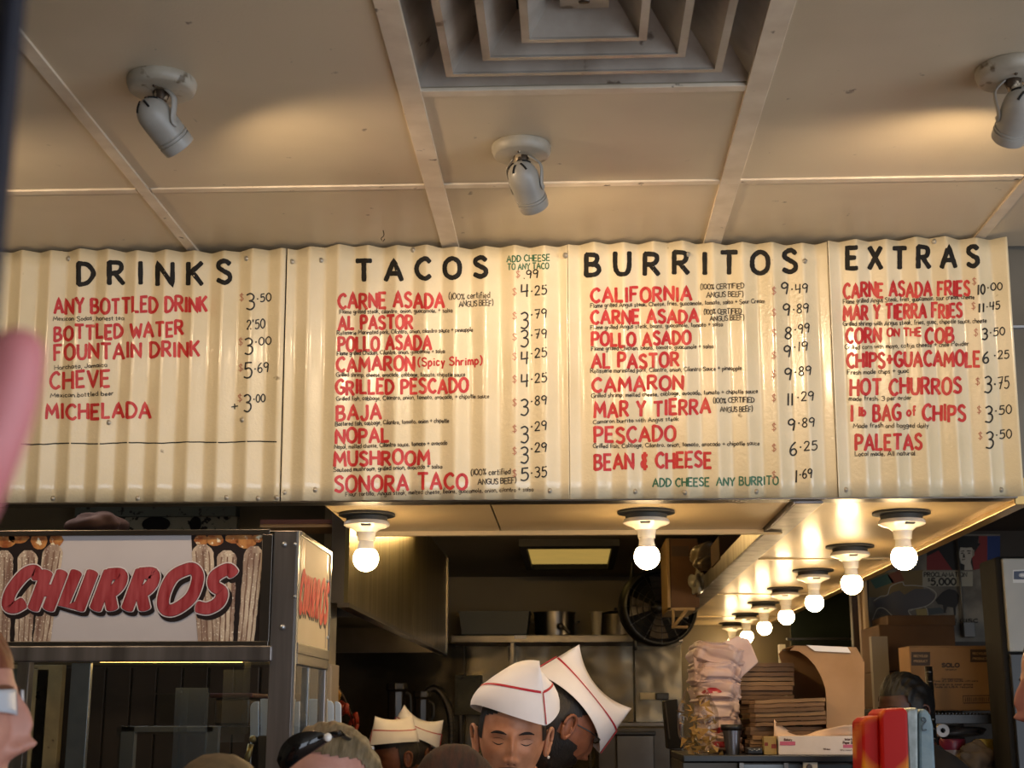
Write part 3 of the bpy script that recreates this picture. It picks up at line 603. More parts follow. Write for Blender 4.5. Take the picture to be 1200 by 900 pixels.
for (py, z) in ((0, 640), (0, 662), (0, 700), (0, 735)):
    y = PX(384 if z in (662, 735) else 346, z, xr).y - .012; MB().ball((xr + .002, y, P(344, z, D_M).z), .004, 10, 6).build('bolt', M_ALU, cs, smooth=True)
# sign plate, frame
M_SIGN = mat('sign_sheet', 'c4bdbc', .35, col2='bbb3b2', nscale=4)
M_SIGN_WARMLIT = mat('side_sign_sheet', 'd6c096', .75, col2='d0b98c', nscale=4)  # warmer copy of the sign colour, imitating bulb light on the side
a, b_ = fbox(-30, 625, 308, 753, .004, .01); sg = MB().box(a, b_).build('sign_sheet', M_SIGN, cs)
fr = MB()
for r in ((-36, 622, 316, 626.5), (-36, 752, 314, 757), (308, 626, 315, 752), (-36, 626, -30, 752)): fr.box(*fbox(*r, -.004, .012))
fr.build('sign_frame', M_STEEL, cs, bevel=.001)
M_CHD = mat('print_dark', '1e1414', .4); M_CH = mat('print_churro', 'd2bfa6', .4, col2='86685a', nscale=16, stretch=(3, 1, .45), detail=6, spots=('e9dfca', 260, .6))
M_CHT = mat('print_cinnamon', 'c48a4e', .4, col2='8d4a26', nscale=60, spots=('efe2bf', 70, .6))
M_CHL = mat('print_groove', '6d4f42', .4, col2='8c6f5c', nscale=40)
def onsign(x, y, off): return tuple(P(x, y, D_M + .0036 - off))
dk = MB(); 
for pts in ([(-29, 626), (70, 626), (66, 640), (58, 752), (-29, 752)], [(224, 626), (307, 626), (307, 752), (232, 752), (228, 700)]):
    dk.add([onsign(x, y, .0002) for x, y in pts], [tuple(range(len(pts)))])
dk.build('churro_print', M_CHD, sg)
tp = MB()
for cx_, cy_, rx, ry in ((-18, 632, 12, 8), (6, 633, 13, 9), (22, 630, 12, 7), (46, 634, 10, 10), (66, 633, 8, 8), (236, 633, 8, 7), (252, 632, 10, 8), (274, 631, 10, 6), (288, 634, 12, 9), (302, 630, 6, 6)):
    pts = [(cx_ + rx * math.cos(t) * random.uniform(.9, 1.1), max(626, cy_ + ry * math.sin(t))) for t in [2 * PI * k / 14 for k in range(14)]]
    tp.add([onsign(x, y, .0004) for x, y in pts], [tuple(range(14))])
tp.build('churro_print', M_CHT, sg)
for (tx, bx, w_, ty) in ((-16, -20, 24, 642), (5, 2, 22, 645), (33, 27, 24, 645), (63, 49, 24, 638), (237, 243, 26, 638), (266, 263, 24, 645), (298, 288, 23, 640)):
    mb = MB(); rows = []; n = 24
    for k in range(n + 1):
        t = k / n; y = ty + (752 - ty) * t; x = tx + (bx - tx) * t; hw = w_ / 2 * min(1, math.sin(min(1, t * 9 + .25) * PI / 2)) * (1 - .16 * t) + random.uniform(-.5, .5)
        rows.append((max(min(x - hw, 307), -29), max(min(x + hw, 307), -29), y))
    mb.add([onsign(q, r[2], .0006) for r in rows for q in r[:2]], [(2 * i, 2 * i + 1, 2 * i + 3, 2 * i + 2) for i in range(n)])
    mb.build('churro_print', M_CH, sg)
    g = MB()
    for s_ in (-.28, .02, .3):
        ribbon(g, [(max(min(tx + (bx - tx) * t + s_ * w_ * (1 - .16 * t) + random.uniform(-.4, .4), 305), -28), ty + 8 + (743 - ty) * t) for t in [k / 12 for k in range(13)] if ty + 8 + (743 - ty) * t < 752], 1.5, onsign, .0008, None, .4)
    g.build('churro_print', M_CHL, sg)
# the word, bold slanted capitals with white rim and black drop
def bold(mb, strokes, w, fn, off):
    for k, pts in enumerate(strokes):
        o = off + (k % 4) * .00009; n = len(pts); row = []
        closed = math.hypot(pts[0][0] - pts[-1][0], pts[0][1] - pts[-1][1]) < .5
        for i, p in enumerate(pts):
            a = pts[max(i - 1, 0)] if not (closed and i == 0) else pts[-2]; b = pts[min(i + 1, n - 1)] if not (closed and i == n - 1) else pts[1]
            dx, dy = b[0] - a[0], b[1] - a[1]; l = math.hypot(dx, dy) or 1; nx, ny = -dy / l * w / 2, dx / l * w / 2
            row.append(((p[0] + nx, p[1] + ny), (p[0] - nx, p[1] - ny), (dx / l, dy / l)))
        mb.add([fn(x, y, o) for r in row for (x, y) in r[:2]], [(2 * i, 2 * i + 1, 2 * i + 3, 2 * i + 2) for i in range(n - 1)])
        if closed: continue
        for e, sg_ in ((0, -1), (n - 1, 1)):
            p, (dx, dy) = pts[e], row[e][2]; nx, ny = -dy, dx
            fan = [(p[0] + w / 2 * (nx * math.cos(a) + sg_ * dx * .45 * math.sin(a)), p[1] + w / 2 * (ny * math.cos(a) + sg_ * dy * .45 * math.sin(a))) for a in [PI * q / 8 for q in range(9)]]
            mb.add([fn(x, y, o) for x, y in fan], [tuple(range(9))])
CH = {'C': ['~.95,.80 .72,.98 .34,.88 .04,.45 .1,.08 .42,.0 .72,.12'], 'H': ['.12,0 .12,1', '.8,0 .8,1', '.12,.5 .8,.5'], 'U': ['.12,1 .1,.1 .78,.1', '.8,1 .8,0'],
      'R': ['.12,0 .12,1', '~.12,.95 .7,.95 .82,.7 .6,.48 .2,.45', '.45,.45 .9,0'], 'O': ['~.5,1 .12,.8 .04,.35 .2,.02 .55,.0 .92,.3 .94,.75 .75,.98 .5,1'], 'S': ['~.98,.88 .7,1 .3,.82 .38,.58 .78,.42 .8,.16 .45,.0 .04,.04']}
wl = [('C', 13, 41, 712, 668), ('H', 44, 70, 713, 671), ('U', 78, 106, 713, 671), ('R', 117, 142, 713, 671), ('R', 154, 180, 713, 670), ('O', 193, 230, 714, 667), ('S', 238, 268, 713, 667)]
def word_strokes(dx=0, dy=0):
    out = []
    for ch, x0, x1, yb_, yt in wl:
        for st in CH[ch]: out.append([(x0 + (x1 - x0) * a + (b - .5) * 16 + dx, yb_ + (yt - yb_) * b + dy) for a, b in parse(st, 6)])
    return out
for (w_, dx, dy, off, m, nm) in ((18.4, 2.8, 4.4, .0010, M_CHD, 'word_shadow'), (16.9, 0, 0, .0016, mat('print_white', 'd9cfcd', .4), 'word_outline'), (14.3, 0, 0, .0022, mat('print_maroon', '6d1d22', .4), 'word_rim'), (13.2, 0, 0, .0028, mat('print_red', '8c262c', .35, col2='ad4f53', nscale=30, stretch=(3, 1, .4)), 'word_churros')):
    mb = MB(); bold(mb, word_strokes(dx, dy), w_, onsign, off); o = mb.build(nm, m, sg)
    if nm == 'word_churros': o['label'] = 'red slanted word CHURROS'
# side sign with the bulbs' warm light painted into its sheet and red
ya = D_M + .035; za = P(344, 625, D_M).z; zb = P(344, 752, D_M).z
sd = MB().box((xr - .002, ya, zb), (xr + .001, yb - .01, za)).build('side_sign_sheet', M_SIGN_WARMLIT, cs)
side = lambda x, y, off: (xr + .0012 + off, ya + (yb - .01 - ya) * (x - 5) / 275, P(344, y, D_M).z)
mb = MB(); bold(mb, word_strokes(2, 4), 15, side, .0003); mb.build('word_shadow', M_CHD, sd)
mb = MB(); bold(mb, word_strokes(), 14, side, .0009); mb.build('word_churros', mat('print_red_warmlit', 'c43630', .7, col2='dd7055', nscale=30), sd, label='red word CHURROS on the side panel')
mb = MB()
for x in (14, 30, 250): mb.add([side(x, 628, .0002), side(x + 9, 628, .0002), side(x + 7, 700 if x < 200 else 750, .0002), side(x + 1, 700 if x < 200 else 750, .0002)], [(0, 1, 2, 3)])
mb.build('churro_print', M_CHL, sd)
fr = MB()
for (y0, y1, z0, z1) in ((ya - .01, yb, za - .001, za + .008), (ya - .01, yb, zb - .022, zb), (yb - .012, yb, zb, za)): fr.box((xr - .003, y0, z0), (xr + .004, y1, z1))
fr.build('sign_frame', M_STEEL, cs, bevel=.001)
# rails under the signs, top
MB().box(*fbox(-40, 757, 318, 775, -.006, .03)).build('rail', M_STEEL_BR, cs, bevel=.003)
MB().box((xr - .012, ya, P(344, 778, D_M).z), (xr + .002, yb, P(344, 760, D_M).z)).build('rail', M_STEEL, cs, bevel=.002)
MB().box((xl, D_M, ztop - .003), (xr, yb, ztop)).build('top_plate', M_STEEL, cs, bevel=.001)
MB().box((xl, D_M - .005, z_ct), (xr, yb, z_ct + .05)).build('base', M_STEEL, cs, bevel=.004)
# inside: sliding door frames, racks, tray, panes
MB().box(*fbox(84, 777, 92.5, 990, .02, .034)).build('door_frame', M_ALU, cs, bevel=.001)
r = MB(); r.box(*fbox(142, 851, 250, 858, .28, .30)); r.box(*fbox(142, 851, 150, 990, .28, .30)); r.box(*fbox(241, 851, 250, 990, .28, .30)); r.build('inner_frame', mat('dull_aluminium', '7d8285', .5, .8), cs, bevel=.001)
MB().box(*fbox(206, 806, 211, 990, .16, .165)).box(*fbox(211, 806, 236, 990, .16, .163)).build('acrylic_guard', mat('acrylic', '8c98a2', .2, alpha=.22), cs)
MB().box(*fbox(286, 775, 290, 860, .2, .205)).box(*fbox(262, 785, 286, 870, .2, .203)).build('acrylic_guard', mat('acrylic_dim', '808484', .2, alpha=.14), cs)
MB().box((xl + .03, D_M + .012, z_ct + .05), (xr - .03, D_M + .015, P(344, 776, D_M).z)).build('front_pane', M_GLASS, cs)
MB().box((xr - .006, D_M + .03, z_ct + .05), (xr - .004, yb - .02, P(344, 778, D_M).z)).build('side_pane', glass('side_glass', (.9, .92, .92), .012), cs)
MB().box(*[(lambda a, b: (a[0], a[1], a[2]))(*fbox(356, 778, 360, 990, .03, .05)), (P(362, 778, D_M + .2).x, D_M + .21, z_ct)]) if False else None
MB().box((xr - .02, D_M + .20, z_ct), (xr - .004, D_M + .215, P(344, 778, D_M).z)).build('corner_post', M_ALU, cs, bevel=.001)
MB().tube([P(282, 905, D_M + .3), P(291, 885, D_M + .3), P(294, 872, D_M + .3)], .007, 8).ball(P(296, 866, D_M + .3), .008, 10, 8).build('inner_lever', mat('brass_knob', '9a8a5c', .3, .8), cs, smooth=True)

wt = MB().tube([P(118, 772.5, D_M + .14), P(284, 772.5, D_M + .14)], .007, 12).build('warming_tube', mat('warming_glow', 'ffd98a', .4, emit='ffc869', es=7), cs, smooth=True)
# stainless plate rack behind the case
D_R = 3.42
rk = thing('plate_rack', 'rack of upright rounded stainless plates beside the churros case', 'rack', (P(345, 850, D_R).x, D_R, z_ct))
M_PLATE = mat('sky_tinted_steel', 'cfd9e2', .35, .25, col2='b7c4d0', nscale=5)  # pale blue stands in for the sky reflected in stainless plates
def rounded(x0, y0, x1, y1, r, l=True, rr=True):
    pts = []
    if l: pts += [(x0 + r - r * math.cos(a), y0 + r - r * math.sin(a)) for a in [k * PI / 2 / 5 for k in range(6)]]
    else: pts += [(x0, y0)]
    if rr: pts += [(x1 - r + r * math.sin(a), y0 + r - r * math.cos(a)) for a in [k * PI / 2 / 5 for k in range(6)]]
    else: pts += [(x1, y0)]
    return pts + [(x1, y1), (x0, y1)]
def rp(x0, y0, x1, y1, r, l, rr, d, th, name='plate'):
    pts = [P(x, y, D_R + d) for x, y in rounded(x0, y0, x1, y1, r, l, rr)]
    MB().prism(pts, (0, th, 0)).build(name, M_PLATE, rk, bevel=.001)
rp(293, 822, 303, 905, 8, True, False, 0, .01); rp(305, 819, 345, 892, 5, False, False, .01, .02)
rp(343, 822, 351, 905, 7, True, False, 0, .01); rp(357, 819, 383, 892, 3, False, False, .01, .02); rp(384, 821, 391, 862, 6, False, True, 0, .01); rp(392.5, 822, 399.5, 862, 6, False, True, 0, .01)
MB().box((P(293, 890, D_R).x, D_R, z_ct), (P(400, 890, D_R).x, D_R + .06, P(300, 862, D_R).z)).build('rack_base', M_STEEL_DK, rk, bevel=.003)

# ================================================================== COUNTERS (below the frame, they carry what stands on them)
ct = thing('service_counter', 'long service counter with a stainless top that carries the churros case', 'counter', (-.3, 3.1, 0))
MB().box((X_L + .02, 2.82, z_ct - .04), (.62, 3.02, z_ct)).box((X_L + .02, 3.02, z_ct - .04), (xr + .03, 3.27, z_ct)).build('worktop', M_STEEL, ct, bevel=.005)
MB().box((X_L + .05, 2.86, 0), (.6, 3.0, z_ct - .04)).build('body', M_WALLC, ct, bevel=.004)

bn = thing('back_bench', 'narrow steel bench that carries the rounded plate rack', 'bench', (P(345, 850, D_R).x, 3.46, 0))
MB().box((P(285, 850, D_R).x, 3.38, 0), (P(410, 850, D_R).x, 3.56, z_ct - .001)).build('body', M_STEEL_DK, bn, bevel=.004)

# ================================================================== LEFT BACKGROUND
D_W = 4.35
pt_ = slab('wall_partition', (X_L, D_W, 0), (P(383, 700, D_W).x, D_W + .08, Z_K), mat('olive_wall', '6e6249', .7, col2='5a4e38', nscale=2.5))
sb = slab('trim_5', (P(380, 700, D_W).x, D_W - .03, 0), (P(389, 700, D_W).x, D_W + .1, Z_K), mat('cream_trim', 'b3a484', .5, col2='9d8d6c', nscale=8))
a = P(91, 592, D_W - .03); b_ = P(277, 624, D_W - .03)
M_SPK = mat('speckled_tile', '8f8a76', .8, col2='7f7a68', nscale=3, spots=('191612', 55, .56)); 
tl = MB().box((a.x, D_W - .03, P(0, 606, D_W - .03).z), (b_.x, D_W, P(0, 630, D_W - .03).z)).build('acoustic_tile', M_SPK); tag(tl, 'speckled acoustic tile with black stains above the churros case', 'tile')
tl2 = MB().box((a.x, D_W - .05, P(0, 606, D_W - .05).z), (b_.x, D_W, P(0, 588, D_W - .05).z)).build('tile_ledge', mat('grey_green_ledge', '5d6156', .7, spots=('191612', 40, .6))); tag(tl2, 'grey green ledge over the speckled tile', 'ledge')
st = MB()
for (cx_, rx, ry) in ((183, 17, 9), (229, 7, 9)):
    c = P(cx_, 614, D_W - .034); st.ball(c, (rx / F_PX * D_W, .004, ry / F_PX * D_W), 14, 10)
o = st.build('stain', mat('soot', '0b0907', .95), tl)
M_BAG = mat('brown_bundle', '6d4c3a', .85, col2='57392a', nscale=14, bump=.5, bscale=12)
def lump(name, c, r, m, label, cat, seed=0, amp=.18, flat=0, parent=None, freq=3.0):
    rg = np.random.RandomState(seed); n, mm = 36, 24; ph = rg.rand(6, 4) * 6; fr_ = rg.randn(6, 3) * freq
    mb = MB(); mb.ball((0, 0, 0), 1, n, mm)
    vs = []
    for v in mb.v:
        v = Vector(v); d = 1 + amp * sum(math.sin(fr_[i][0] * v.x + fr_[i][1] * v.y + fr_[i][2] * v.z + ph[i][0]) for i in range(6)) / 2.2
        v = v * d; vs.append((c[0] + v.x * r[0], c[1] + v.y * r[1], c[2] + max(v.z, -1 + flat) * r[2]))
    mb.v = vs; o = mb.build(name, m, parent, smooth=True)
    if label: tag(o, label, cat)
    return o
c = P(113, 613, 3.9); lump('paper_bundle', (c.x, 3.91, c.z), (.082, .06, .03), M_BAG, 'crumpled brown bundle lying above the churros case', 'bundle', 3)
slab('shelf_left_ledge', (P(60, 624, 3.95).x, 3.82, P(100, 626, 3.9).z - .02), (P(330, 624, 3.95).x, 4.0, P(100, 626, 3.9).z), M_WOOD_D)
bpy.data.objects['shelf_left_ledge'].name = 'trim_6'
bm_ = MB().box((P(305, 609, 3.95).x, 3.95, P(305, 614, 3.95).z), (P(392, 609, 3.95).x, 4.1, P(305, 609, 3.95).z)).build('shelf_beam', mat('red_brown_wood', '4b2417', .5)); tag(bm_, 'dark red wooden beam high beside the front bulb', 'beam')
MB().box((P(305, 609, 3.95).x, 3.952, P(305, 618, 3.95).z), (P(396, 609, 3.95).x, 4.1, P(305, 614, 3.95).z - .0005)).build('batten', M_WOOD, bm_)
# dark slatted cabinet seen through the case, pans on it
cb = thing('dark_cabinet', 'dark brown cabinet with upright boards seen through the churros case', 'cabinet', (P(180, 800, 4.2).x, 4.2, 0))
x0 = P(62, 800, 4.1).x; x1 = P(334, 800, 4.1).x; n = 9
M_CAB = mat('cabinet_brown', '2e221b', .45, col2='1f1611', nscale=6)
MB().box((x0, 4.13, 0), (x1, 4.34, P(0, 779, 4.1).z)).build('body', M_CAB, cb)
for k in range(n):
    w_ = (x1 - x0) / n; MB().box((x0 + w_ * k + .003, 4.11 + random.uniform(0, .004), .1), (x0 + w_ * (k + 1) - .003, 4.13, P(0, 782, 4.1).z)).build('board', M_CAB, cb, bevel=.002)
wf = thing('window_frame', 'rusty cream window frame behind the churros case', 'window frame', (P(30, 820, 4.05).x, 4.05, .9))
M_CRM = mat('worn_cream', 'a9966a', .5, col2='8b7a58', nscale=12, spots=('4a3520', 30, .66))
for r_ in ((44, 779, 59, 990), (-30, 779, 44, 783.5), (31, 784, 43, 990), (-30, 784, -22, 990)):
    a = P(r_[0], r_[1], 4.05); b_ = P(r_[2], r_[3], 4.05); MB().box((a.x, 4.05, b_.z), (b_.x, 4.08, a.z)).build('frame_bar', M_CRM, wf, bevel=.002)
a = P(-22, 784, 4.06); b_ = P(31, 990, 4.06); MB().box((a.x, 4.06, b_.z), (b_.x, 4.066, a.z)).build('pane', mat('dusty_pane', '5f6a62', .15), wf)
def pan(name, x0, y0, x1, y1, D, dep, m, label, cat, group=None):
    a = P(x0, y0, D); b_ = P(x1, y1, D); t = thing(name, label, cat, ((a.x + b_.x) / 2, D + dep / 2, b_.z), 0, group)
    tp_ = .92; cxm = (a.x + b_.x) / 2; hw = (b_.x - a.x) / 2
    mb = MB(); vs = []
    for z, s_ in ((b_.z, tp_), (a.z, 1)):
        vs += [(cxm - hw * s_, D + dep / 2 * (1 - s_), z), (cxm + hw * s_, D + dep / 2 * (1 - s_), z), (cxm + hw * s_, D + dep * (1 + s_) / 2, z), (cxm - hw * s_, D + dep * (1 + s_) / 2, z)]
    mb.add(vs, [(3, 2, 1, 0), (0, 1, 5, 4), (1, 2, 6, 5), (2, 3, 7, 6), (3, 0, 4, 7)])
    mb.build('pan_body', m, t, thick=.002)
    MB().box((a.x - .008, D - .008, a.z - .004), (b_.x + .008, D + .004, a.z)).box((a.x - .008, D + dep - .004, a.z - .004), (b_.x + .008, D + dep + .008, a.z)).box((a.x - .008, D, a.z - .004), (a.x + .004, D + dep, a.z)).box((b_.x - .004, D, a.z - .004), (b_.x + .008, D + dep, a.z)).build('rim', m, t)
    return t
pan('steel_pan', 186, 812, 240, 848, 3.72, .12, M_STEEL_DK, 'dark steel pan seen through the churros case', 'pan')
tg = thing('steel_bain', 'stainless lidded container seen through the churros case near its corner', 'container', (P(275, 850, 3.7).x, 3.7, P(0, 852, 3.6).z))
a = P(252, 818, 3.62); b_ = P(292, 850, 3.62)
MB().box((a.x, 3.62, b_.z), (b_.x, 3.78, a.z)).build('container_body', M_STEEL, tg, bevel=.006); MB().box((a.x - .01, 3.6, a.z), (b_.x + .01, 3.8, a.z + .012)).build('lid', mat('dark_red_lid', '3a1512', .4), tg, bevel=.004)
sh_ = MB().box((P(140, 850, 3.6).x, 3.58, P(0, 851, 3.6).z - .02), (P(320, 850, 3.6).x, 3.95, P(0, 851, 3.6).z - .002)).build('steel_shelf', M_STEEL_DK); tag(sh_, 'dark steel shelf under the pans behind the churros case', 'shelf')
MB().box((P(140, 850, 3.6).x, 3.6, 0), (P(140, 850, 3.6).x + .02, 3.62, P(0, 851, 3.6).z - .02)).box((P(320, 850, 3.6).x - .02, 3.6, 0), (P(320, 850, 3.6).x, 3.62, P(0, 851, 3.6).z - .02)).build('leg', M_STEEL_DK, sh_)
# pale cupboard seen past the case
pc = thing('pale_cupboard', 'cream cupboard with grooved doors behind the case corner', 'cupboard', (P(365, 800, 4.2).x, 4.25, 0))
a = P(346, 778, 4.2); b_ = P(386, 870, 4.2)
MB().box((a.x, 4.21, 0), (b_.x, 4.34, a.z)).build('body', mat('cream_door', 'b7a183', .5, col2='a48f72', nscale=4), pc, bevel=.003)
for k in range(3): MB().box((a.x + (b_.x - a.x) * k / 3 + .003, 4.2, .1), (a.x + (b_.x - a.x) * (k + 1) / 3 - .003, 4.211, a.z - .005)).build('door', MATS['cream_door'], pc, bevel=.002)

# ================================================================== KITCHEN
x_h = P(407, 706, Y_S + .04).x; y_h1 = PX(523, 773, x_h).y; z_h = P(407, 706, Y_S + .04).z
hd_ = thing('range_hood', 'long stainless extractor hood along the kitchen side with ribbed sheen', 'hood', (x_h - .5, (Y_S + y_h1) / 2, z_h))
M_HOOD = mat('hood_steel', '8c8160', .28, 1., col2='6a6040', nscale=14, bump=.8, bscale=9, stretch=(1, 1.0, .04), bdist=.012)
ym = PX(484, 700, x_h).y
MB().box((x_h - .012, Y_S + .05, z_h), (x_h, ym - .002, Z_K)).build('side_sheet', M_HOOD, hd_); MB().box((x_h - .012, ym + .002, z_h), (x_h, y_h1, Z_K)).build('side_sheet', M_HOOD, hd_)
MB().box((x_h - 1.0, D_W + .13, z_h), (x_h - .012, D_W + .14, Z_K)).box((x_h - .05, Y_S + .05, z_h), (x_h - .012, Y_S + .06, Z_K)).build('end_sheet', M_STEEL_DK, hd_)
MB().box((x_h - 1.0, y_h1 - .01, z_h), (x_h - .012, y_h1, Z_K)).build('end_sheet', M_STEEL_DK, hd_)
MB().box((x_h - .03, Y_S + .05, z_h - .012), (x_h + .004, y_h1, z_h)).box((x_h - .004, y_h1 - .02, z_h), (x_h + .006, y_h1 + .002, Z_K)).build('edge_trim', M_STEEL, hd_)
MB().box((x_h - 1.0, D_W + .14, z_h + .12), (x_h - .012, y_h1, z_h + .13)).box((x_h - .05, Y_S + .06, z_h + .12), (x_h - .012, D_W + .14, z_h + .13)).build('filter_plate', mat('greasy_dark', '1c130c', .6), hd_)
MB().tube([Vector((x_h - .09, 5.0, z_h + .09)), Vector((x_h - .09, 6.9, z_h + .09))], .012, 10).build('hood_fill_lamp', mat('hood_fill_glow', 'ffe0a8', .4, emit='ffd494', es=16), hd_, smooth=True)  # unseen lamp added inside the hood to brighten the left of the kitchen
hn = MB().tube(smooth3([P(396, 668, 4.02), P(402, 672, 4.0), P(403, 685, 4.0), P(397, 697, 4.02)]), .004, 8).build('handle', M_BLACK, hd_, smooth=True)
slab('wall_kitchen_side', (x_h - 1.1, D_W + .1, 0), (x_h - 1.0, D_K, Z_K), M_WALLD)
# back wall: stainless sheets
zs1 = P(600, 754, D_K - .02).z
wb = bpy.data.objects['wall_back']
M_SPLASH = mat('splash_steel', '6a6252', .22, .8, col2='453f33', nscale=2.2, bump=.8, bscale=1.6, bdist=.06)
cut = [P(q, 800, D_K).x for q in (385, 545, 600, 743, 800)]; cut[0] = x_h - 1.0
for a, b_ in zip(cut, cut[1:]):
    MB().box((a + .004, D_K - .02, .9), (b_ - .004, D_K - .002, zs1)).build('steel_panel', M_SPLASH, wb, bevel=.002)
MB().box((P(600, 800, D_K).x - .02, D_K - .03, .9), (P(600, 800, D_K).x + .015, D_K - .02, zs1)).build('cover_strip', M_STEEL, wb)
# troffer lamp in the kitchen ceiling
lt0 = PZ(617, 636, Z_K); lt1 = PZ(717, 636, Z_K); ly = PZ(667, 660, Z_K).y
tf = thing('ceiling_troffer', 'dim yellow rectangular ceiling light in the kitchen', 'ceiling light', ((lt0.x + lt1.x) / 2, (lt0.y + ly) / 2, Z_K))
MB().box((lt0.x, lt0.y, Z_K - .004), (lt1.x, ly, Z_K - .002)).build('diffuser', mat('troffer_diffuser', 'c9ac5c', .5, emit='d9b25c', es=TROFFER_E, col2='a98c48', nscale=4), tf)
f_ = MB()
for (x0, y0, x1, y1) in ((lt0.x - .03, lt0.y - .12, lt1.x + .03, lt0.y - .002), (lt0.x - .03, ly, lt1.x + .03, ly + .05), (lt0.x - .03, lt0.y, lt0.x, ly), (lt1.x, lt0.y, lt1.x + .03, ly)): f_.box((x0, y0, Z_K - .03), (x1, y1, Z_K + .0))
f_.build('lamp_frame', M_BLACKM, tf)
kl = thing('kitchen_fill_lamp', 'added warm fill lamp on the kitchen ceiling hidden above the front soffit', 'ceiling light', (.1, 5.62, Z_K))  # hidden lamp, added to warm and brighten the kitchen
MB().box((-.55, 5.56, Z_K - .03), (.15, 5.68, Z_K - .001)).build('fill_lamp_housing', M_STEEL, kl, bevel=.004)
MB().tube([Vector((-.53, 5.62, Z_K - .045)), Vector((.13, 5.62, Z_K - .045))], .013, 12).build('fill_lamp_tube', mat('warm_fill_glow', 'ffe2a0', .4, emit='ffcf80', es=55), kl, smooth=True)
# shelf on the back wall and the pots on it
D_S = 7.6
zs = P(650, 744, D_S).z; 
sf = thing('wall_shelf', 'long stainless shelf on the back wall of the kitchen', 'shelf', (P(680, 750, D_S).x, D_S, zs))
MB().box((P(528, 750, D_S).x, D_S, zs - P(0, 744, D_S).z + P(0, 753, D_S).z), (P(800, 750, D_S).x, D_K - .02, zs)).build('board', M_STEEL, sf, bevel=.004)
MB().box((P(598, 750, D_S).x, D_S + .02, P(0, 800, D_S).z), (P(602, 750, D_S).x, D_K - .02, zs - .04)).build('bracket', M_STEEL, sf)
MB().box((P(603, 745, D_S).x, D_S - .002, P(0, 750, D_S).z), (P(617, 745, D_S).x, D_S, P(0, 746, D_S).z)).build('price_tag', M_WHITEP, sf)
def pot(name, px, w, ytop, D, m, label, cat, taper=.96, lid=None, handles=True, group=None, base=None):
    c = P(px, 744, D); r_ = w / 2 / F_PX * D * 1.0; h_ = P(px, ytop, D).z - zs if base is None else P(px, ytop, D).z - base; z0 = zs + .001 if base is None else base
    t = thing(name, label, cat, (c.x, D, z0), 0, group)
    MB().lathe([(0, 0), (r_ * taper, 0), (r_, h_), (r_ + .006, h_), (r_ + .006, h_ + .004), (r_ - .004, h_ + .004), (r_ * taper - .004, .004), (0, .004)], (c.x, D, z0), 32).build('pot_body', m, t, angle=.6)
    if handles:
        for s_ in (-1, 1):
            MB().tube(smooth3([Vector((c.x + s_ * r_, D - .03, z0 + h_ * .6)), Vector((c.x + s_ * (r_ + .02), D - .025, z0 + h_ * .62)), Vector((c.x + s_ * (r_ + .02), D + .025, z0 + h_ * .62)), Vector((c.x + s_ * r_, D + .03, z0 + h_ * .6))]), .004, 6).build('handle', m, t, smooth=True)
    if lid:
        MB().lathe([(0, h_ + .03), (r_ * .4, h_ + .025), (r_ * .9, h_ + .01), (r_, h_ + .002)], (c.x, D, z0), 32).build('lid', lid, t, smooth=True)
        MB().ball((c.x, D, z0 + h_ + .035), .01, 10, 8).build('lid_knob', M_BLACK, t, smooth=True)
    return t
pan('storage_bin', 538, 716, 620, 743, D_S + .02, .25, mat('dark_grey_bin', '3c3d34', .5), 'large dark grey bin on the kitchen shelf', 'bin')
pot('stock_pot', 650, 47, 719, D_S + .16, M_STEEL, 'steel stock pot in the middle of the kitchen shelf', 'pot')
MB_l = MB().tube(smooth3([P(655, 733, D_S + .02), P(661, 736, D_S), P(668, 742, D_S)]), .008, 8).ball(P(657, 734, D_S + .01), .018, 10, 8)
o = MB_l.build('ladle', M_STEEL_DK, smooth=True); tag(o, 'dark ladle hooked on the stock pot rim', 'ladle')
pot('sauce_pot', 722, 44, 722, D_S + .16, M_STEEL_DK, 'dark lidded pot beside the stock pot on the shelf', 'pot', lid=M_STEEL_DK)
pot('white_cup', 699, 13, 718, D_S + .06, mat('cup_white', 'a9a293', .5), 'tall pale cup standing between two pots on the shelf', 'cup', taper=.8, handles=False)
pep = thing('pepper_bunch', 'bunch of red and yellow peppers hanging by the cream trim at the back', 'peppers', P(402, 800, 6.6))
rg = random.Random(11)
for k in range(26):
    t = rg.random(); c = P(388 + 26 * t + rg.uniform(-5, 5), 800 + 44 * t + rg.uniform(-7, 7), 6.6 + rg.uniform(-.05, .05)); e = c + Vector((rg.uniform(-.02, .02), 0, -.05))
    MB().tube([c, c * .5 + e * .5 + Vector((rg.uniform(-.008, .008), 0, 0)), e], [.010, .009, .002], 7).build('pepper', mat('pepper_yellow', 'a8761c', .4) if t < .3 else mat('pepper_red', '8f2a14', .4), pep, smooth=True)
MB().tube([P(386, 790, 6.6), P(402, 815, 6.6), P(414, 842, 6.6)], .004, 6).build('string', M_WOOD_D, pep)
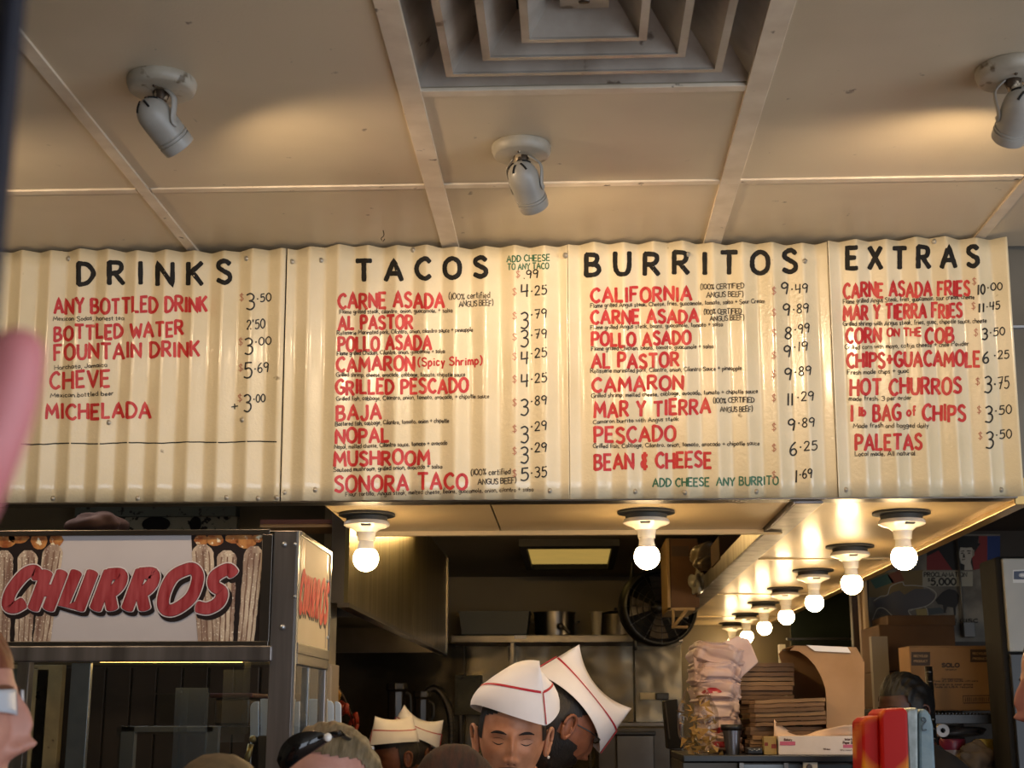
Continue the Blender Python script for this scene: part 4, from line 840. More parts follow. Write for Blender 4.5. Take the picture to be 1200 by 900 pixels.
# black drum fan
c = P(771, 712, 6.9); fn_ = thing('wall_fan', 'large round black fan hanging beside the deep soffit', 'fan', c)
rf = 43 / F_PX * 6.9 * 1.02; Q = Matrix.Rotation(PI / 2, 3, 'X') @ Matrix.Rotation(.25, 3, 'Y')
MB().lathe([(rf * .93, .05), (rf, .05), (rf * 1.02, 0), (rf, -.06), (rf * .93, -.06)], c, 48, Q).build('fan_ring', M_BLACK, fn_, smooth=True)
MB().lathe([(0, -.05), (rf * .95, -.05)], c, 32, Q).build('fan_back', M_BLACKM, fn_)
for k in range(1, 6): MB().lathe([(rf * k / 6, .052), (rf * k / 6 + .003, .055), (rf * k / 6, .058)], c, 36, Q).build('grille_ring', M_BLACK, fn_)
for k in range(12):
    a = PI * 2 * k / 12; MB().tube([c + Q @ Vector((.03 * math.cos(a), .03 * math.sin(a), .055)), c + Q @ Vector((rf * .98 * math.cos(a), rf * .98 * math.sin(a), .052))], .002, 6).build('grille_wire', M_BLACK, fn_)
for k in range(4):
    a = PI / 2 * k; MB().prism([c + Q @ Vector((.03 * math.cos(a + u), .03 * math.sin(a + u), .0)) if v == 0 else c + Q @ Vector((rf * .85 * math.cos(a + u), rf * .85 * math.sin(a + u), .02)) for u, v in ((-.3, 0), (-.35, 1), (.3, 1), (.3, 0))], (0, .004, 0)).build('fan_blade', M_STEEL_DK, fn_)
MB().ball(c, .035, 16, 10).build('fan_hub', M_BLACK, fn_, smooth=True)
MB().tube(smooth3([P(745, 762, 7.0), P(740, 720, 7.0), P(738, 690, 7.0), P(740, 676, 7.0), P(741, 640, 7.0)]), .008, 8).build('fan_bracket', M_BLACK, fn_, smooth=True)
# switch box, spray hose, blender jugs, dark cap machine
def simple_box(name, x0, y0, x1, y1, D, dep, m, label, cat, bev=.004, zbase=None, group=None, extra=None):
    a = P(x0, y0, D); b_ = P(x1, y1, D)
    o = MB().box((a.x, D, b_.z if zbase is None else zbase), (b_.x, D + dep, a.z)).build(name, m, bevel=bev); tag(o, label, cat, group); return o
sw = simple_box('switch_box', 533, 791, 564, 838, D_K - .12, .1, mat('grimy_olive', '4a4633', .6, col2='38341f', nscale=12, spots=('1b170e', 18, .6)), 'grimy olive switch box on the steel wall', 'switch box')
MB().box((P(536, 794, D_K - .12).x, D_K - .126, P(0, 834, D_K - .12).z), (P(561, 794, D_K - .12).x, D_K - .12, P(0, 795, D_K - .12).z)).build('cover', MATS['grimy_olive'], sw, bevel=.003)
MB().tube([P(540, 838, D_K - .06), P(541, 900, D_K - .06)], .012, 8).build('conduit', M_STEEL, sw)
zc2 = .92
kc = thing('back_counter', 'stainless worktop along the back wall of the kitchen', 'counter', (P(600, 900, 7.4).x, 7.4, 0))
MB().box((x_h - .95, 7.1, zc2 - .04), (P(800, 800, 7.4).x, D_K - .15, zc2)).build('worktop', M_STEEL, kc, bevel=.004); MB().box((x_h - .9, 7.2, 0), (P(798, 800, 7.4).x, D_K - .16, zc2 - .04)).build('body', M_STEEL_DK, kc)
hs = thing('spray_hose', 'black coiled rinse hose arching by the steel wall', 'hose', (P(500, 870, 7.5).x, 7.5, zc2))
pts = smooth3([Vector((P(497, 900, 7.5).x, 7.5, zc2)), P(497, 860, 7.5), P(496, 828, 7.5), P(500, 812, 7.5), P(509, 807, 7.5), P(519, 815, 7.5), P(526, 832, 7.5), P(529, 852, 7.5), P(528, 880, 7.5)], 10)
MB().tube(pts, .014, 10).build('hose', M_BLACK, hs, smooth=True)
for i in range(4, len(pts) - 2, 2): MB().tube([pts[i], pts[i] + (pts[i + 1] - pts[i]).normalized() * .012], .018, 10).build('hose_ring', M_STEEL_DK, hs)
MB().tube([pts[-1], pts[-1] + Vector((0, 0, -.09))], [.02, .028], 12).build('spray_head', M_BLACK, hs, smooth=True)
for (x0, x1, yt, yb2, lb) in ((440, 467, 798, 842, 'tall black blender jug behind the small paper cap'), (473, 496, 808, 840, 'squat black container beside the tall blender jug')):
    a = P(x0, yt, 6.9); b_ = P(x1, yb2, 6.9); t = thing('blender_jug', lb, 'jug', ((a.x + b_.x) / 2, 6.9, zc2))
    cxm = (a.x + b_.x) / 2; hw = (b_.x - a.x) / 2
    MB().lathe([(0, 0), (hw * .85, 0), (hw * .8, (a.z - zc2) * .95), (hw * 1.0, (a.z - zc2) * .96), (hw * .95, a.z - zc2), (0, a.z - zc2)], (cxm, 7.28, zc2), 8).build('jug_body', mat('smoked_plastic', '24201b', .22), t, bevel=.004)
    MB().tube(smooth3([Vector((cxm + hw * .8, 7.26, a.z - .05)), Vector((cxm + hw * 1.25, 7.26, a.z - .07)), Vector((cxm + hw * 1.25, 7.26, b_.z)), Vector((cxm + hw * .8, 7.26, b_.z - .02))]), .008, 8).build('handle', M_BLACK, t, smooth=True)
eq = thing('steel_fridge', 'stainless undercounter unit with a dark handle behind the second cook', 'appliance', (P(750, 880, 6.2).x, 6.2, 0))
a = P(700, 852, 6.2); b_ = P(800, 900, 6.2)
MB().box((a.x, 6.2, 0), (b_.x, 6.9, a.z)).build('body', M_STEEL_DK, eq, bevel=.006)
MB().box((P(722, 860, 6.2).x, 6.18, .3), (P(766, 860, 6.2).x, 6.2, P(0, 861, 6.2).z)).build('door', M_STEEL, eq, bevel=.004)
MB().box((P(718, 860, 6.2).x, 6.16, P(0, 861, 6.2).z), (P(768, 860, 6.2).x, 6.2, P(0, 856.5, 6.2).z)).build('handle', M_BLACK, eq, bevel=.003)
sv = simple_box('steel_table', 690, 846, 790, 852, 7.0, .08, M_STEEL, 'stainless table edge behind the second cook', 'table')
MB().box((P(692, 846, 6.35).x, 7.03, 0), (P(695, 846, 6.35).x, 7.05, P(0, 852, 7.0).z)).build('leg', M_STEEL, sv); MB().box((P(783, 846, 6.35).x, 7.03, 0), (P(786, 846, 6.35).x, 7.05, P(0, 852, 7.0).z)).build('leg', M_STEEL, sv)
ob = simple_box('wall_socket_box', 750, 812, 768, 820, D_K - .05, .03, mat('ivory', 'b9ac8e', .5), 'ivory socket box on the steel wall', 'socket')
ob = simple_box('black_socket_box', 769, 812, 784, 820, D_K - .06, .04, M_BLACK, 'black box beside the ivory socket', 'socket')
mo = thing('order_screen', 'black order screen seen edge on beside the bagged chips', 'screen', (P(788, 850, 4.6).x, 4.6, z_ct))
MB().prism([P(778, 821, 4.6), P(794, 819, 4.6), P(801, 877, 4.6), P(783, 878, 4.6)], (0, .12, 0)).build('screen_case', M_BLACK, mo, bevel=.003)
MB().prism([P(779, 823, 4.598), P(780.3, 823, 4.598), P(785.5, 866, 4.598), P(784, 866, 4.598)], (0, .004, 0)).build('screen_edge', M_STEEL, mo)
MB().tube([P(792, 878, 4.66), Vector((P(792, 878, 4.66).x, 4.66, z_ct))], .02, 10).build('stand', M_BLACK, mo)

# ================================================================== RIGHT SIDE: things on the pass-through cabinet
D_P = 3.75
zp = P(900, 884.5, D_P).z
pc2 = thing('pass_cabinet', 'tall cabinet with black edged top and glass front that carries the paper bags', 'cabinet', (P(920, 885, D_P).x, D_P + .2, 0))
a = P(800, 884, D_P); b_ = P(1014, 884, D_P)
MB().box((a.x, D_P - .02, zp - .018), (b_.x + .02, D_P + .46, zp)).build('top', mat('black_edge', '171a1f', .3), pc2, bevel=.003)
MB().box((a.x, D_P + .02, 0), (b_.x + .02, D_P + .46, zp - .018)).build('body', M_STEEL_DK, pc2, bevel=.003)
q = P(866, 888, D_P); MB().box((q.x, D_P + .002, .9), (b_.x, D_P + .016, zp - .024)).build('front_pane', mat('smoky_pane', '4a5254', .12), pc2)
for x in (866, 918, 1001): MB().box((P(x, 890, D_P).x, D_P - .006, .9), (P(x + 5, 890, D_P).x, D_P + .002, zp - .02)).build('pane_frame', M_STEEL, pc2)
pl_ = MB().box((P(940, 892, D_P).x, D_P - .012, P(0, 912, D_P).z), (P(957, 892, D_P).x, D_P - .004, P(0, 892, D_P).z)).build('lock_plate', mat('cream_plate', 'c9bfa8', .5), pc2, bevel=.001)
MB().lathe([(0, .006), (.006, .006), (.008, 0)], P(948.5, 899, D_P - .012), 16, Matrix.Rotation(PI / 2, 3, 'X')).build('lock', M_STEEL, pl_)
# kraft bag stacks: each folded bag is a thing of its own
M_KB = [mat('kraft_%s' % n_, c, .85, col2=c2, nscale=9) for n_, c, c2 in (('light', '8f6f4c', '7d5f3f'), ('mid', '7f6144', '6f5238'), ('dark', '6c5138', '5c432d'))]
def bag_stack(x0, x1, ytop, ybot, D, n, dep, label, group, slope=0.0):
    a = P(x0, ytop, D); b_ = P(x1, ybot, D); h_ = (a.z - b_.z) / n; z = b_.z if b_.z > zp else zp
    h_ = (a.z - z) / n
    for k in range(n):
        dx = random.uniform(-.004, .004); dy = random.uniform(0, .012); w_ = b_.x - a.x; zz = z + h_ * k
        nseg = 8; vs = []; th = h_ * random.uniform(.78, .92)
        for y in (D + dy, D + dep):
            for i in range(nseg + 1):
                x = a.x + dx + w_ * i / nseg; s_ = .0005 * math.sin(i * 1.7 + k * .6) + slope * (i / nseg - .5)
                vs += [(x, y, zz + s_), (x, y, zz + th + s_ + .0005 * math.sin(i * 2.1 + k * 2))]
        m_ = 2 * (nseg + 1); fs = []
        for i in range(nseg):
            q = 2 * i
            fs += [(q, q + 2, q + 3, q + 1), (m_ + q + 1, m_ + q + 3, m_ + q + 2, m_ + q), (q + 1, q + 3, m_ + q + 3, m_ + q + 1), (q, m_ + q, m_ + q + 2, q + 2)]
        fs += [(0, 1, m_ + 1, m_), (2 * nseg + 1, 2 * nseg, m_ + 2 * nseg, m_ + 2 * nseg + 1)]
        o = MB().add(vs, fs).build('paper_bag', random.choice(M_KB)); tag(o, label, 'paper bag', group)
bag_stack(866, 934, 776, 881, D_P + .18, 19, .26, 'folded kraft paper bag in the taller back stack of the pass cabinet', 'kraft bags in the back stack')
bag_stack(884, 968, 818, 850, D_P + .03, 6, .13, 'folded kraft paper bag in the upper bundle of the front stack', 'kraft bags in the front upper bundle', .006)
bag_stack(880, 966, 851, 883, D_P + .035, 6, .13, 'folded kraft paper bag in the lower bundle of the front stack', 'kraft bags in the front lower bundle')
for (x0, y0, r1, sd_) in ((867, 800, 9, 1), (870, 825, 10, 2), (874, 852, 11, 3)):
    pass
# big curled kraft sheet / sack
ks = thing('kraft_sack', 'large open kraft paper sack with a white slip on its top beside the stacked bags', 'sack', (P(985, 860, D_P + .1).x, D_P + .1, zp))
D1 = D_P + .10
prof = [(926, 762), (936, 763), (946, 770), (955, 780), (962, 792), (967, 806), (968.5, 820), (968.5, 884), (1011, 884), (1011, 775), (1003, 760), (985, 757.5), (955, 757.5), (930, 758)]
front = [P(x, y, D1) for x, y in prof]
MB().prism(front, (0, .004, 0)).build('front_sheet', M_KRAFT, ks)
back = [P(x, y, D1) for x, y in ((926, 762), (968, 884), (1011, 884), (1011, 775), (1003, 760), (930, 758))]
MB().prism([p + Vector((0, .22, 0)) for p in back], (0, .004, 0)).build('back_sheet', M_KRAFT, ks)
MB().prism([P(1011, 775, D1), P(1011, 884, D1), P(1013, 884, D1), P(1013, 775, D1)], (0, .22, 0)).build('side_sheet', M_KRAFT, ks)
MB().prism([P(930, 757.6, D1), P(1003, 759.6, D1), P(1011, 774.6, D1), P(1012, 774, D1), P(1003.6, 758.4, D1), P(930, 756.4, D1)], (0, .22, 0)).build('top_sheet', M_KRAFT, ks)
MB().prism([P(945, 756, D1 - .004), P(993, 758.5, D1 - .004), P(997, 765, D1 - .004), P(955, 763, D1 - .004)], (0, -.002, 0)).build('white_slip', M_WHITEP, ks)
MB().prism([P(913, 812, D1 + .02), P(926, 765, D1 + .02), P(968, 815, D1 + .02)], (0, .002, 0)).build('inner_fold', mat('kraft_inner', '5e4630', .85), ks) if False else None
# long paper carton and smaller yellow one
def face_text(parent, name, m, fn, items, label=None):
    mb = MB()
    for (t, x0, x1, y, h, w) in items: lettering(mb, t, x0, x1, y, y, h, w, fn, None, .2, .4, .0, 0, 0, 3)
    return mb.build(name, m, parent, label=label)
D2 = D_P + .0
cx2 = thing('paper_sheet_carton', 'long white carton of paper sheets with pink bars at the cabinet front', 'carton', (P(950, 884, D2).x, D2 + .05, zp))
a = P(912, 862.5, D2); b_ = P(1009, 884, D2)
body = MB().box((a.x, D2, zp), (b_.x, D2 + .1, a.z)).build('carton_body', mat('white_carton', 'd9cfc8', .6, col2='cfc3ba', nscale=12), cx2, bevel=.001)
fc = lambda x, y, off: tuple(P(x, y, D2 - .0008 - off))
mb = MB(); mb.add([fc(*q, 0) for q in ((914, 869), (932, 869), (932, 873.5), (914, 873.5))], [(0, 1, 2, 3)]); mb.add([fc(*q, 0) for q in ((988, 872.5), (1006, 872.5), (1006, 876.5), (988, 876.5))], [(0, 1, 2, 3)])
mb.build('pink_bar', mat('pink_print', 'c0607a', .5), body)
face_text(body, 'carton_print', mat('brown_print', '55352c', .6), fc, [('Interfolded', 990, 1006, 867.6, 2.6, .7), ('Paper Sheets', 988, 1006, 871.6, 2.8, .8), ('Bakery', 919, 928, 868, 2.6, .6), ('500 sheets', 965, 973, 878.6, 1.6, .4), ('Dry waxed paper', 985, 1006, 879.5, 1.4, .4)])
sh = MB(); 
def sheet(u, v):
    x = 907 + (999 - 907) * u; yb_ = 864; top = 843 + 17 * min(1, u * 3.2) ** .7 - 12 * max(0, u - .35) / .65 * (1 if u < .93 else .9)
    p = P(x, yb_ + (top - yb_) * v, D2 + .03 + .025 * v * math.sin(u * 5)); return p
MB().grid(sheet, 20, 5).build('loose_sheet', mat('tan_sheet', 'd8b89a', .7), cx2, smooth=True, thick=.0006)
yc = thing('small_yellow_carton', 'small yellowed carton pushed against the end of the long white one', 'carton', (P(903, 884, D2).x, D2 + .04, zp))
a = P(895.5, 863, D2); b_ = P(911.3, 884, D2)
yb2 = MB().box((a.x, D2 + .01, zp), (b_.x, D2 + .09, a.z)).build('carton_body', mat('yellow_carton', 'a88f56', .7, col2='8d7444', nscale=9), yc, bevel=.001)
mb = MB(); fy = lambda x, y, off: tuple(P(x, y, D2 + .0092 - off)); mb.add([fy(*q, 0) for q in ((904, 872), (910, 872), (910, 877), (904, 877))], [(0, 1, 2, 3)]); mb.add([fy(*q, 0) for q in ((896, 870), (900, 870), (900, 874), (896, 874))], [(0, 1, 2, 3)]); mb.build('red_bar', mat('dull_red_print', '7c3226', .6), yb2)
dk2 = MB().box((P(876, 876, D2).x, D2 + .01, zp), (P(894, 876, D2).x, D2 + .07, P(0, 875, D2).z)).build('tape_box', M_BLACK, bevel=.004); tag(dk2, 'small black box with shiny scraps beside the yellowed carton', 'box')
for k in range(5): MB().ball((P(879 + k * 2.8, 877, D2).x, D2 + .008, P(0, 877.6 + (k % 2), D2).z), (.003, .002, .0015), 8, 6).build('scrap', M_ALU, dk2)
cu = thing('steel_cup', 'small dark rimmed metal cup in front of the pink bag bundles', 'cup', (P(861, 883, D2).x, D2 + .05, zp))
cz = P(0, 849, D2).z - zp
MB().lathe([(0, 0), (.017, 0), (.024, cz * .82), (.0, cz * .82)], (P(861, 883, D2).x, D2 + .05, zp), 24).build('cup_body', mat('cup_steel', '7d7c80', .3, .9), cu, angle=.6)
MB().lathe([(.0242, cz * .80), (.028, cz * .82), (.029, cz), (.026, cz), (.022, cz * .84)], (P(861, 883, D2).x, D2 + .05, zp), 24).build('rim', M_BLACK, cu, smooth=True)
def o_verts(o): return [v.co.copy() for v in o.data.vertices]
# bundles of thin pink-white carrier bags, stacked and leaning
M_PB = mat('carrier_plastic', 'd6bdb0', .42, col2='bfa094', nscale=9, bump=.9, bscale=16, spots=None)
M_PBR = mat('red_print_plastic', 'a3262a', .4, bump=.6, bscale=16)
yl = [(882, 862), (862, 842), (842, 820), (820, 799), (799, 779), (779, 757)]
wl2 = [(826, 872), (824, 870), (820, 868), (814, 869), (812, 870), (812, 872)]
ordn = ['at the bottom of the pile', 'second from the bottom', 'third from the bottom', 'fourth from the bottom', 'just under the top one', 'on top of the pile, corner lifted']
for k, ((yb_, yt), (x0, x1)) in enumerate(zip(yl, wl2)):
    D = D_P + .16; a = P(x0, yt, D); b_ = P(x1, yb_, D); rg = np.random.RandomState(k + 5); ph = rg.rand(8) * 6
    cxm = (a.x + b_.x) / 2; czm = (a.z + b_.z) / 2; w_ = (b_.x - a.x) / 2; h_ = (a.z - b_.z) / 2 * 1.42
    mb = MB(); mb.ball((0, 0, 0), 1, 64, 40); vs = []
    for v in mb.v:
        x, y, z = v; f = lambda q, e: math.copysign(abs(q) ** e, q)
        wr = 1 + .05 * math.sin(6 * x + 5 * y + ph[0]) + .025 * math.sin(31 * x + 12 * z + 9 * math.sin(5 * y) + ph[4]) + .02 * math.sin(27 * z + 14 * x + ph[5]) + .03 * math.sin(11 * z + 6 * x + ph[1]) + .02 * math.sin(17 * x - 9 * z + ph[2]) + .02 * math.sin(23 * y + 8 * x + ph[3])
        vs.append((cxm + w_ * f(x, .45) * wr, D + .1 + .13 * f(y, .5) * wr, max(czm + h_ * f(z, .6) * (1 + .5 * (wr - 1)) + .006 * math.sin(3 * x + ph[4]), zp + .001)))
    mb.v = vs; o = mb.build('bag_bundle', M_PB, smooth=True)
    tag(o, 'crumpled bundle of pinkish carrier bags, ' + ordn[k], 'bag bundle', 'pile of carrier bag bundles')
    if k in (0, 1, 3):
        bv = BVHTree.FromPolygons([Vector(q) for q in o_verts(o)], [tuple(p.vertices) for p in o.data.polygons])
        y_ = (yb_ + yt) / 2 + (2 if k else -2)
        def fr2(u, v):
            q = P(x0 + 8 + 24 * u, y_ + 2.5 * math.sin(u * 3 + k) + (v - .5) * 6.5 * (math.sin(u * PI) ** .6 + .05), D - .2); d = (q - EYE).normalized(); h, n_, _, _ = bv.ray_cast(EYE, d)
            return (h - d * .0012) if h else P(x0 + 8 + 24 * u, y_, D - .04)
        MB().grid(fr2, 14, 4).build('red_print', M_PBR, o, smooth=True)
if True:                                     # top sheet corner standing up behind
    tpz = MB().prism([P(812, 764, D_P + .17), P(838, 757, D_P + .17), P(864, 745, D_P + .17), P(878, 749, D_P + .17), P(889, 776, D_P + .17), P(862, 800, D_P + .17), P(816, 800, D_P + .17)], (0, .02, 0)).build('carrier_bag_top', mat('pale_pink_plastic', 'e0c4b4', .5, col2='d0ae9f', nscale=12, bump=.5, bscale=20), bevel=.004)
    tag(tpz, 'flat pale pink carrier bag standing upright behind the pile, upper corner near the bulbs', 'bag')
# bag of tortilla chips
cc = P(815, 846, D_P + .02); chip = thing('bag_of_chips', 'clear plastic bag of yellow tortilla chips against the pink bundles', 'chip bag', (cc.x, cc.y, zp))
rg = random.Random(4)
M_CHIP = mat('tortilla_chip', 'ab8845', .6, col2='8d6a30', nscale=60); 
for k in range(80):
    c = Vector((cc.x + rg.uniform(-.035, .05), D_P + .02 + rg.uniform(-.035, .03), zp + .006 + rg.uniform(0, .13) * (1 - .3 * (k % 3 == 0))))
    t_ = [c + Vector((rg.uniform(-.017, .017), rg.uniform(-.012, .012), rg.uniform(-.014, .014))) for _ in range(3)]
    MB().prism(t_, (0, .0015, 0)).build('chip', M_CHIP, chip)
lump('clear_bag', (cc.x + .005, D_P + .02, zp + .088), (.052, .05, .088), glass('cling_plastic', (.96, .94, .9), .02), None, None, 9, .06, parent=chip)

# red, yellow and grey-blue machine
D_X = 3.28
rm = thing('drink_machine', 'red and yellow moulded front with a grey blue rounded case, beside the carton', 'machine', (P(1055, 880, D_X).x, D_X, z_ct))
M_FL = mat('flame_plastic', 'a50f08', .5, col2='d58a1e', nscale=9, contrast=(.53, .66), detail=1, spec=.25)
low = 1000
def mp_(name, pts, D, dep, m, bev=.006): MB().prism([P(x, y, D) for x, y in pts], (0, dep, 0)).build(name, m, rm, bevel=bev)
mp_('red_panel', [(1010, 846), (1016, 841), (1031, 838), (1035, low), (1013, low)], D_X + .02, .12, M_FL)
mp_('red_panel', [(1032, 836), (1038, 831), (1060, 829), (1064, 835), (1068, low), (1036, low)], D_X, .15, M_FL)
M_GB = mat('grey_blue_plastic', '5f7885', .5, col2='70858f', nscale=40, bump=.3, bscale=80)
mp_('bezel', [(1060.5, 834), (1065, 829.5), (1076, 829), (1076, 840), (1077, low), (1068.5, low)], D_X + .012, .16, mat('bezel_grey', '868d8b', .4, .4, col2='707775', nscale=50))
mp_('case', [(1076.5, 836), (1079, 830.5), (1086, 831), (1091, 838), (1094, 850), (1102, low), (1077.5, low)], D_X + .02, .16, M_GB, .01)
MB().tube(smooth3([P(1083, 846, D_X + .016), P(1080, 843, D_X + .016), P(1083, 841, D_X + .016), P(1085, 845, D_X + .016), P(1081, 851, D_X + .016), P(1082, 856, D_X + .016), P(1086, 855, D_X + .016)]), .0014, 6).build('raised_emblem', mat('emblem_dark', '33424f', .4), rm)
st_ = thing('machine_stand', 'counter that carries the red and yellow machine', 'counter', (P(1050, 900, D_X).x, D_X, 0))
MB().box((P(1006, 900, D_X).x, D_X - .15, 0), (P(1130, 900, D_X).x, D_X + .4, P(0, low, D_X).z - .002)).build('body', M_STEEL_DK, st_, bevel=.004)

# ------------------------------------------------------------------ storage corner on the far right
D_O = 6.3
wp = slab('wall_poster', (P(1012, 700, D_O).x, D_O, 0), (X_R, D_O + .08, Z_B + .3), mat('mural_wall', '3f3a34', .75, col2='332e29', nscale=2))
def on_w(x, y, off): return tuple(P(x, y, D_O - .002 - off))
mu = thing('wall_mural', 'dark printed mural with hatted portrait, bull and the words PROCLAMATION $5,000', 'mural', P(1090, 690, D_O - .004))
def patch(name, pts, m, off): 
    mb = MB(); mb.add([on_w(x, y, off) for x, y in pts], [tuple(range(len(pts)))]); return mb.build(name, m, mu)
MU = lambda n_, c: mat('mural_' + n_, c, .7, col2=None)
x_e = 1172
patch('mural_sheet', [(1018, 626), (x_e, 626), (x_e, 752), (1018, 752)], mat('mural_grey', '7d776a', .7, col2='57534a', nscale=9), .001)
patch('black_field', [(1086, 628), (1122, 627), (1122, 668), (1114, 668), (1100, 648), (1086, 655)], MU('black', '15110f'), .002)
patch('red_field', [(1086, 652), (1100, 645), (1116, 668), (1086, 668)], MU('red', '742322'), .0026)
patch('red_field', [(1147, 628), (1157, 628), (1157, 665), (1141, 668), (1139, 652), (1147, 640)], MU('red', '742322'), .0026)
patch('blue_field', [(1157, 628), (x_e, 628), (x_e, 668), (1157, 664)], MU('blue', '172f66'), .0026)
patch('ochre_field', [(1018, 672), (1082, 668), (1082, 700), (1018, 700)], MU('ochre', '6d5c38'), .002)
patch('green_field', [(1020, 680), (1040, 672), (1048, 682), (1026, 690)], MU('green', '355246'), .003)
patch('red_field', [(1040, 674), (1054, 668), (1060, 680), (1046, 684)], MU('rust', '6b3a24'), .003)
# portrait of a man in a black hat
patch('portrait_ground', [(1122, 628), (1147, 628), (1143, 668), (1122, 668)], MU('black', '15110f'), .002)
patch('portrait_face', [(1125.5, 641), (1138, 640.5), (1141.5, 646), (1141, 651), (1138.5, 654), (1137.5, 659), (1140, 668), (1130, 668), (1130.5, 662), (1126, 660), (1125, 655), (1123.5, 650)], MU('face', 'a39d90'), .003)
patch('portrait_hat', [(1119, 638), (1124, 636), (1126, 629), (1140, 628), (1143, 636), (1149, 637), (1146, 641), (1132, 642), (1121, 641)], MU('hat', '0d0b0a'), .0036)
for pts in ([(1126, 645.5), (1130, 645), (1130, 646.2), (1126, 646.5)], [(1133, 645), (1137.5, 645), (1137.5, 646.4), (1133, 646.2)], [(1127, 655.5), (1131, 655), (1131, 656), (1127, 656.4)], [(1126, 647.8), (1129, 647.5), (1129, 649), (1126, 649)], [(1134, 647.5), (1137, 647.5), (1137, 649), (1134, 649)], [(1129, 649), (1130.2, 649), (1131, 653.5), (1128, 653.5)]): patch('portrait_feature', pts, MU('feature', '2b2723'), .0044)
patch('portrait_ear', [(1139, 645), (1141.8, 644), (1141.8, 651), (1139.5, 652)], MU('ear', '7d776b'), .0042)
patch('white_panel', [(1081, 669.5), (1140, 669.5), (1140, 687), (1081, 687)], MU('panel', '94907f'), .004)
face_text(mu, 'mural_print', MU('ink', '1d1a16'), lambda x, y, o: on_w(x, y, .0052), [('PROCLAMATION', 1083, 1133, 675.8, 5, 1.1), ('$', 1087, 1090, 681.5, 4, .8), ('5,000', 1091, 1120, 685.4, 7.6, 1.9), ('N CISC', 1115, 1146, 729.5, 4.2, 1.1)], label='printed words PROCLAMATION $5,000')
# outline figures
wh = MU('line', '9a968a')
def outline(pts, w=1.0, m=wh, off=.005):
    mb = MB(); ribbon(mb, smooth_pts(pts, 5), w, on_w, off); mb.build('drawn_outline', m, mu)
patch('bull_shape', [(1023, 707), (1036, 700), (1042, 697), (1046, 694), (1054, 692), (1060, 697), (1072, 690), (1088, 690), (1096, 697), (1095, 703), (1088, 709), (1076, 713), (1064, 716), (1066, 722), (1040, 722), (1030, 716)], MU('slate', '4c494a'), .003)
outline([(1024, 704), (1032, 699), (1040, 697), (1044, 687), (1057, 682), (1060, 686), (1070, 686), (1086, 688), (1096, 694), (1096, 701), (1088, 709), (1076, 713), (1065, 715), (1068, 721), (1074, 723)])
outline([(1022, 728), (1028, 714), (1036, 713), (1044, 720), (1050, 726)]); outline([(1066, 716), (1074, 713), (1085, 712), (1088, 723)], .8)
patch('ochre_field', [(1073, 714), (1086, 713), (1087, 724), (1075, 723)], MU('ochre2', '8a7a4a'), .0036)
patch('bull_shape', [(1096, 703), (1104, 694), (1112, 690), (1120, 692), (1124, 698), (1123, 707), (1120, 712), (1120, 721), (1118, 721), (1117, 712), (1110, 711), (1108, 718), (1106, 718), (1105, 709), (1099, 708)], MU('bull', '1f1c1a'), .004)
patch('grey_block', [(1087, 713), (1102, 712), (1110, 718), (1088, 721)], MU('block', '3b4142'), .0038)
# conduit and socket
cd = thing('wall_conduit', 'thin dark steel conduit with a small box running down the mural', 'conduit', P(1127, 740, D_O - .03))
MB().tube([P(1121, 627, D_O - .03), P(1126, 690, D_O - .03), P(1129, 738, D_O - .03)], .0048, 8).build('pipe', mat('pipe_steel', '6c665b', .4, .7), cd, smooth=True)
MB().box((P(1125, 733, D_O).x, D_O - .06, P(0, 750, D_O).z), (P(1138, 733, D_O).x, D_O - .005, P(0, 733, D_O).z)).build('junction_box', mat('box_grey', '6f6c66', .5), cd, bevel=.003)
# window wall between soffit and posts, wooden posts
slab('window_1', (P(925, 700, 7.4).x, 7.4, 1.2), (P(1012, 700, 7.4).x, 7.44, Z_K), mat('dark_window_glass', '1f241c', .12, col2='2c3226', nscale=3))
sl_ = MB().box((P(920, 700, 7.38).x, 7.37, P(0, 750, 7.4).z - .01), (P(1000, 700, 7.38).x, 7.41, P(0, 750, 7.4).z)).build('trim_7', M_STEEL); struct(sl_)
wc = MB().box((P(914, 769, 7.3).x, 7.3, 1.2), (P(921, 769, 7.3).x, 7.36, P(0, 757, 7.3).z)).build('door_edge', mat('pale_edge', 'b9b09c', .6)); tag(wc, 'pale upright edge board behind the kraft sack', 'board')
for (x0, x1, D, m_, lb) in ((1003, 1012, 6.1, M_WOOD_D, 'dark wooden post nearest the window'), (1013, 1017, 6.0, M_WOOD, 'thin light wooden strip between the posts'), (1018, 1022.5, 5.95, mat('pale_post', 'a08763', .6), 'pale wooden post beside the stored cartons')):
    o = MB().box((P(x0, 800, D).x, D, 0), (P(x1, 800, D).x, D + .05, Z_B + .28)).build('wooden_post', m_, bevel=.003); tag(o, lb, 'post', 'wooden posts')
ws = MB().box((P(1021, 748, 5.38).x, 5.38, 0), (P(1040, 748, 5.38).x, 5.42, P(0, 748, 5.38).z)).build('white_board', mat('greyed_board', '7d7468', .7)); tag(ws, 'greyish upright board behind the person with black hair', 'board')
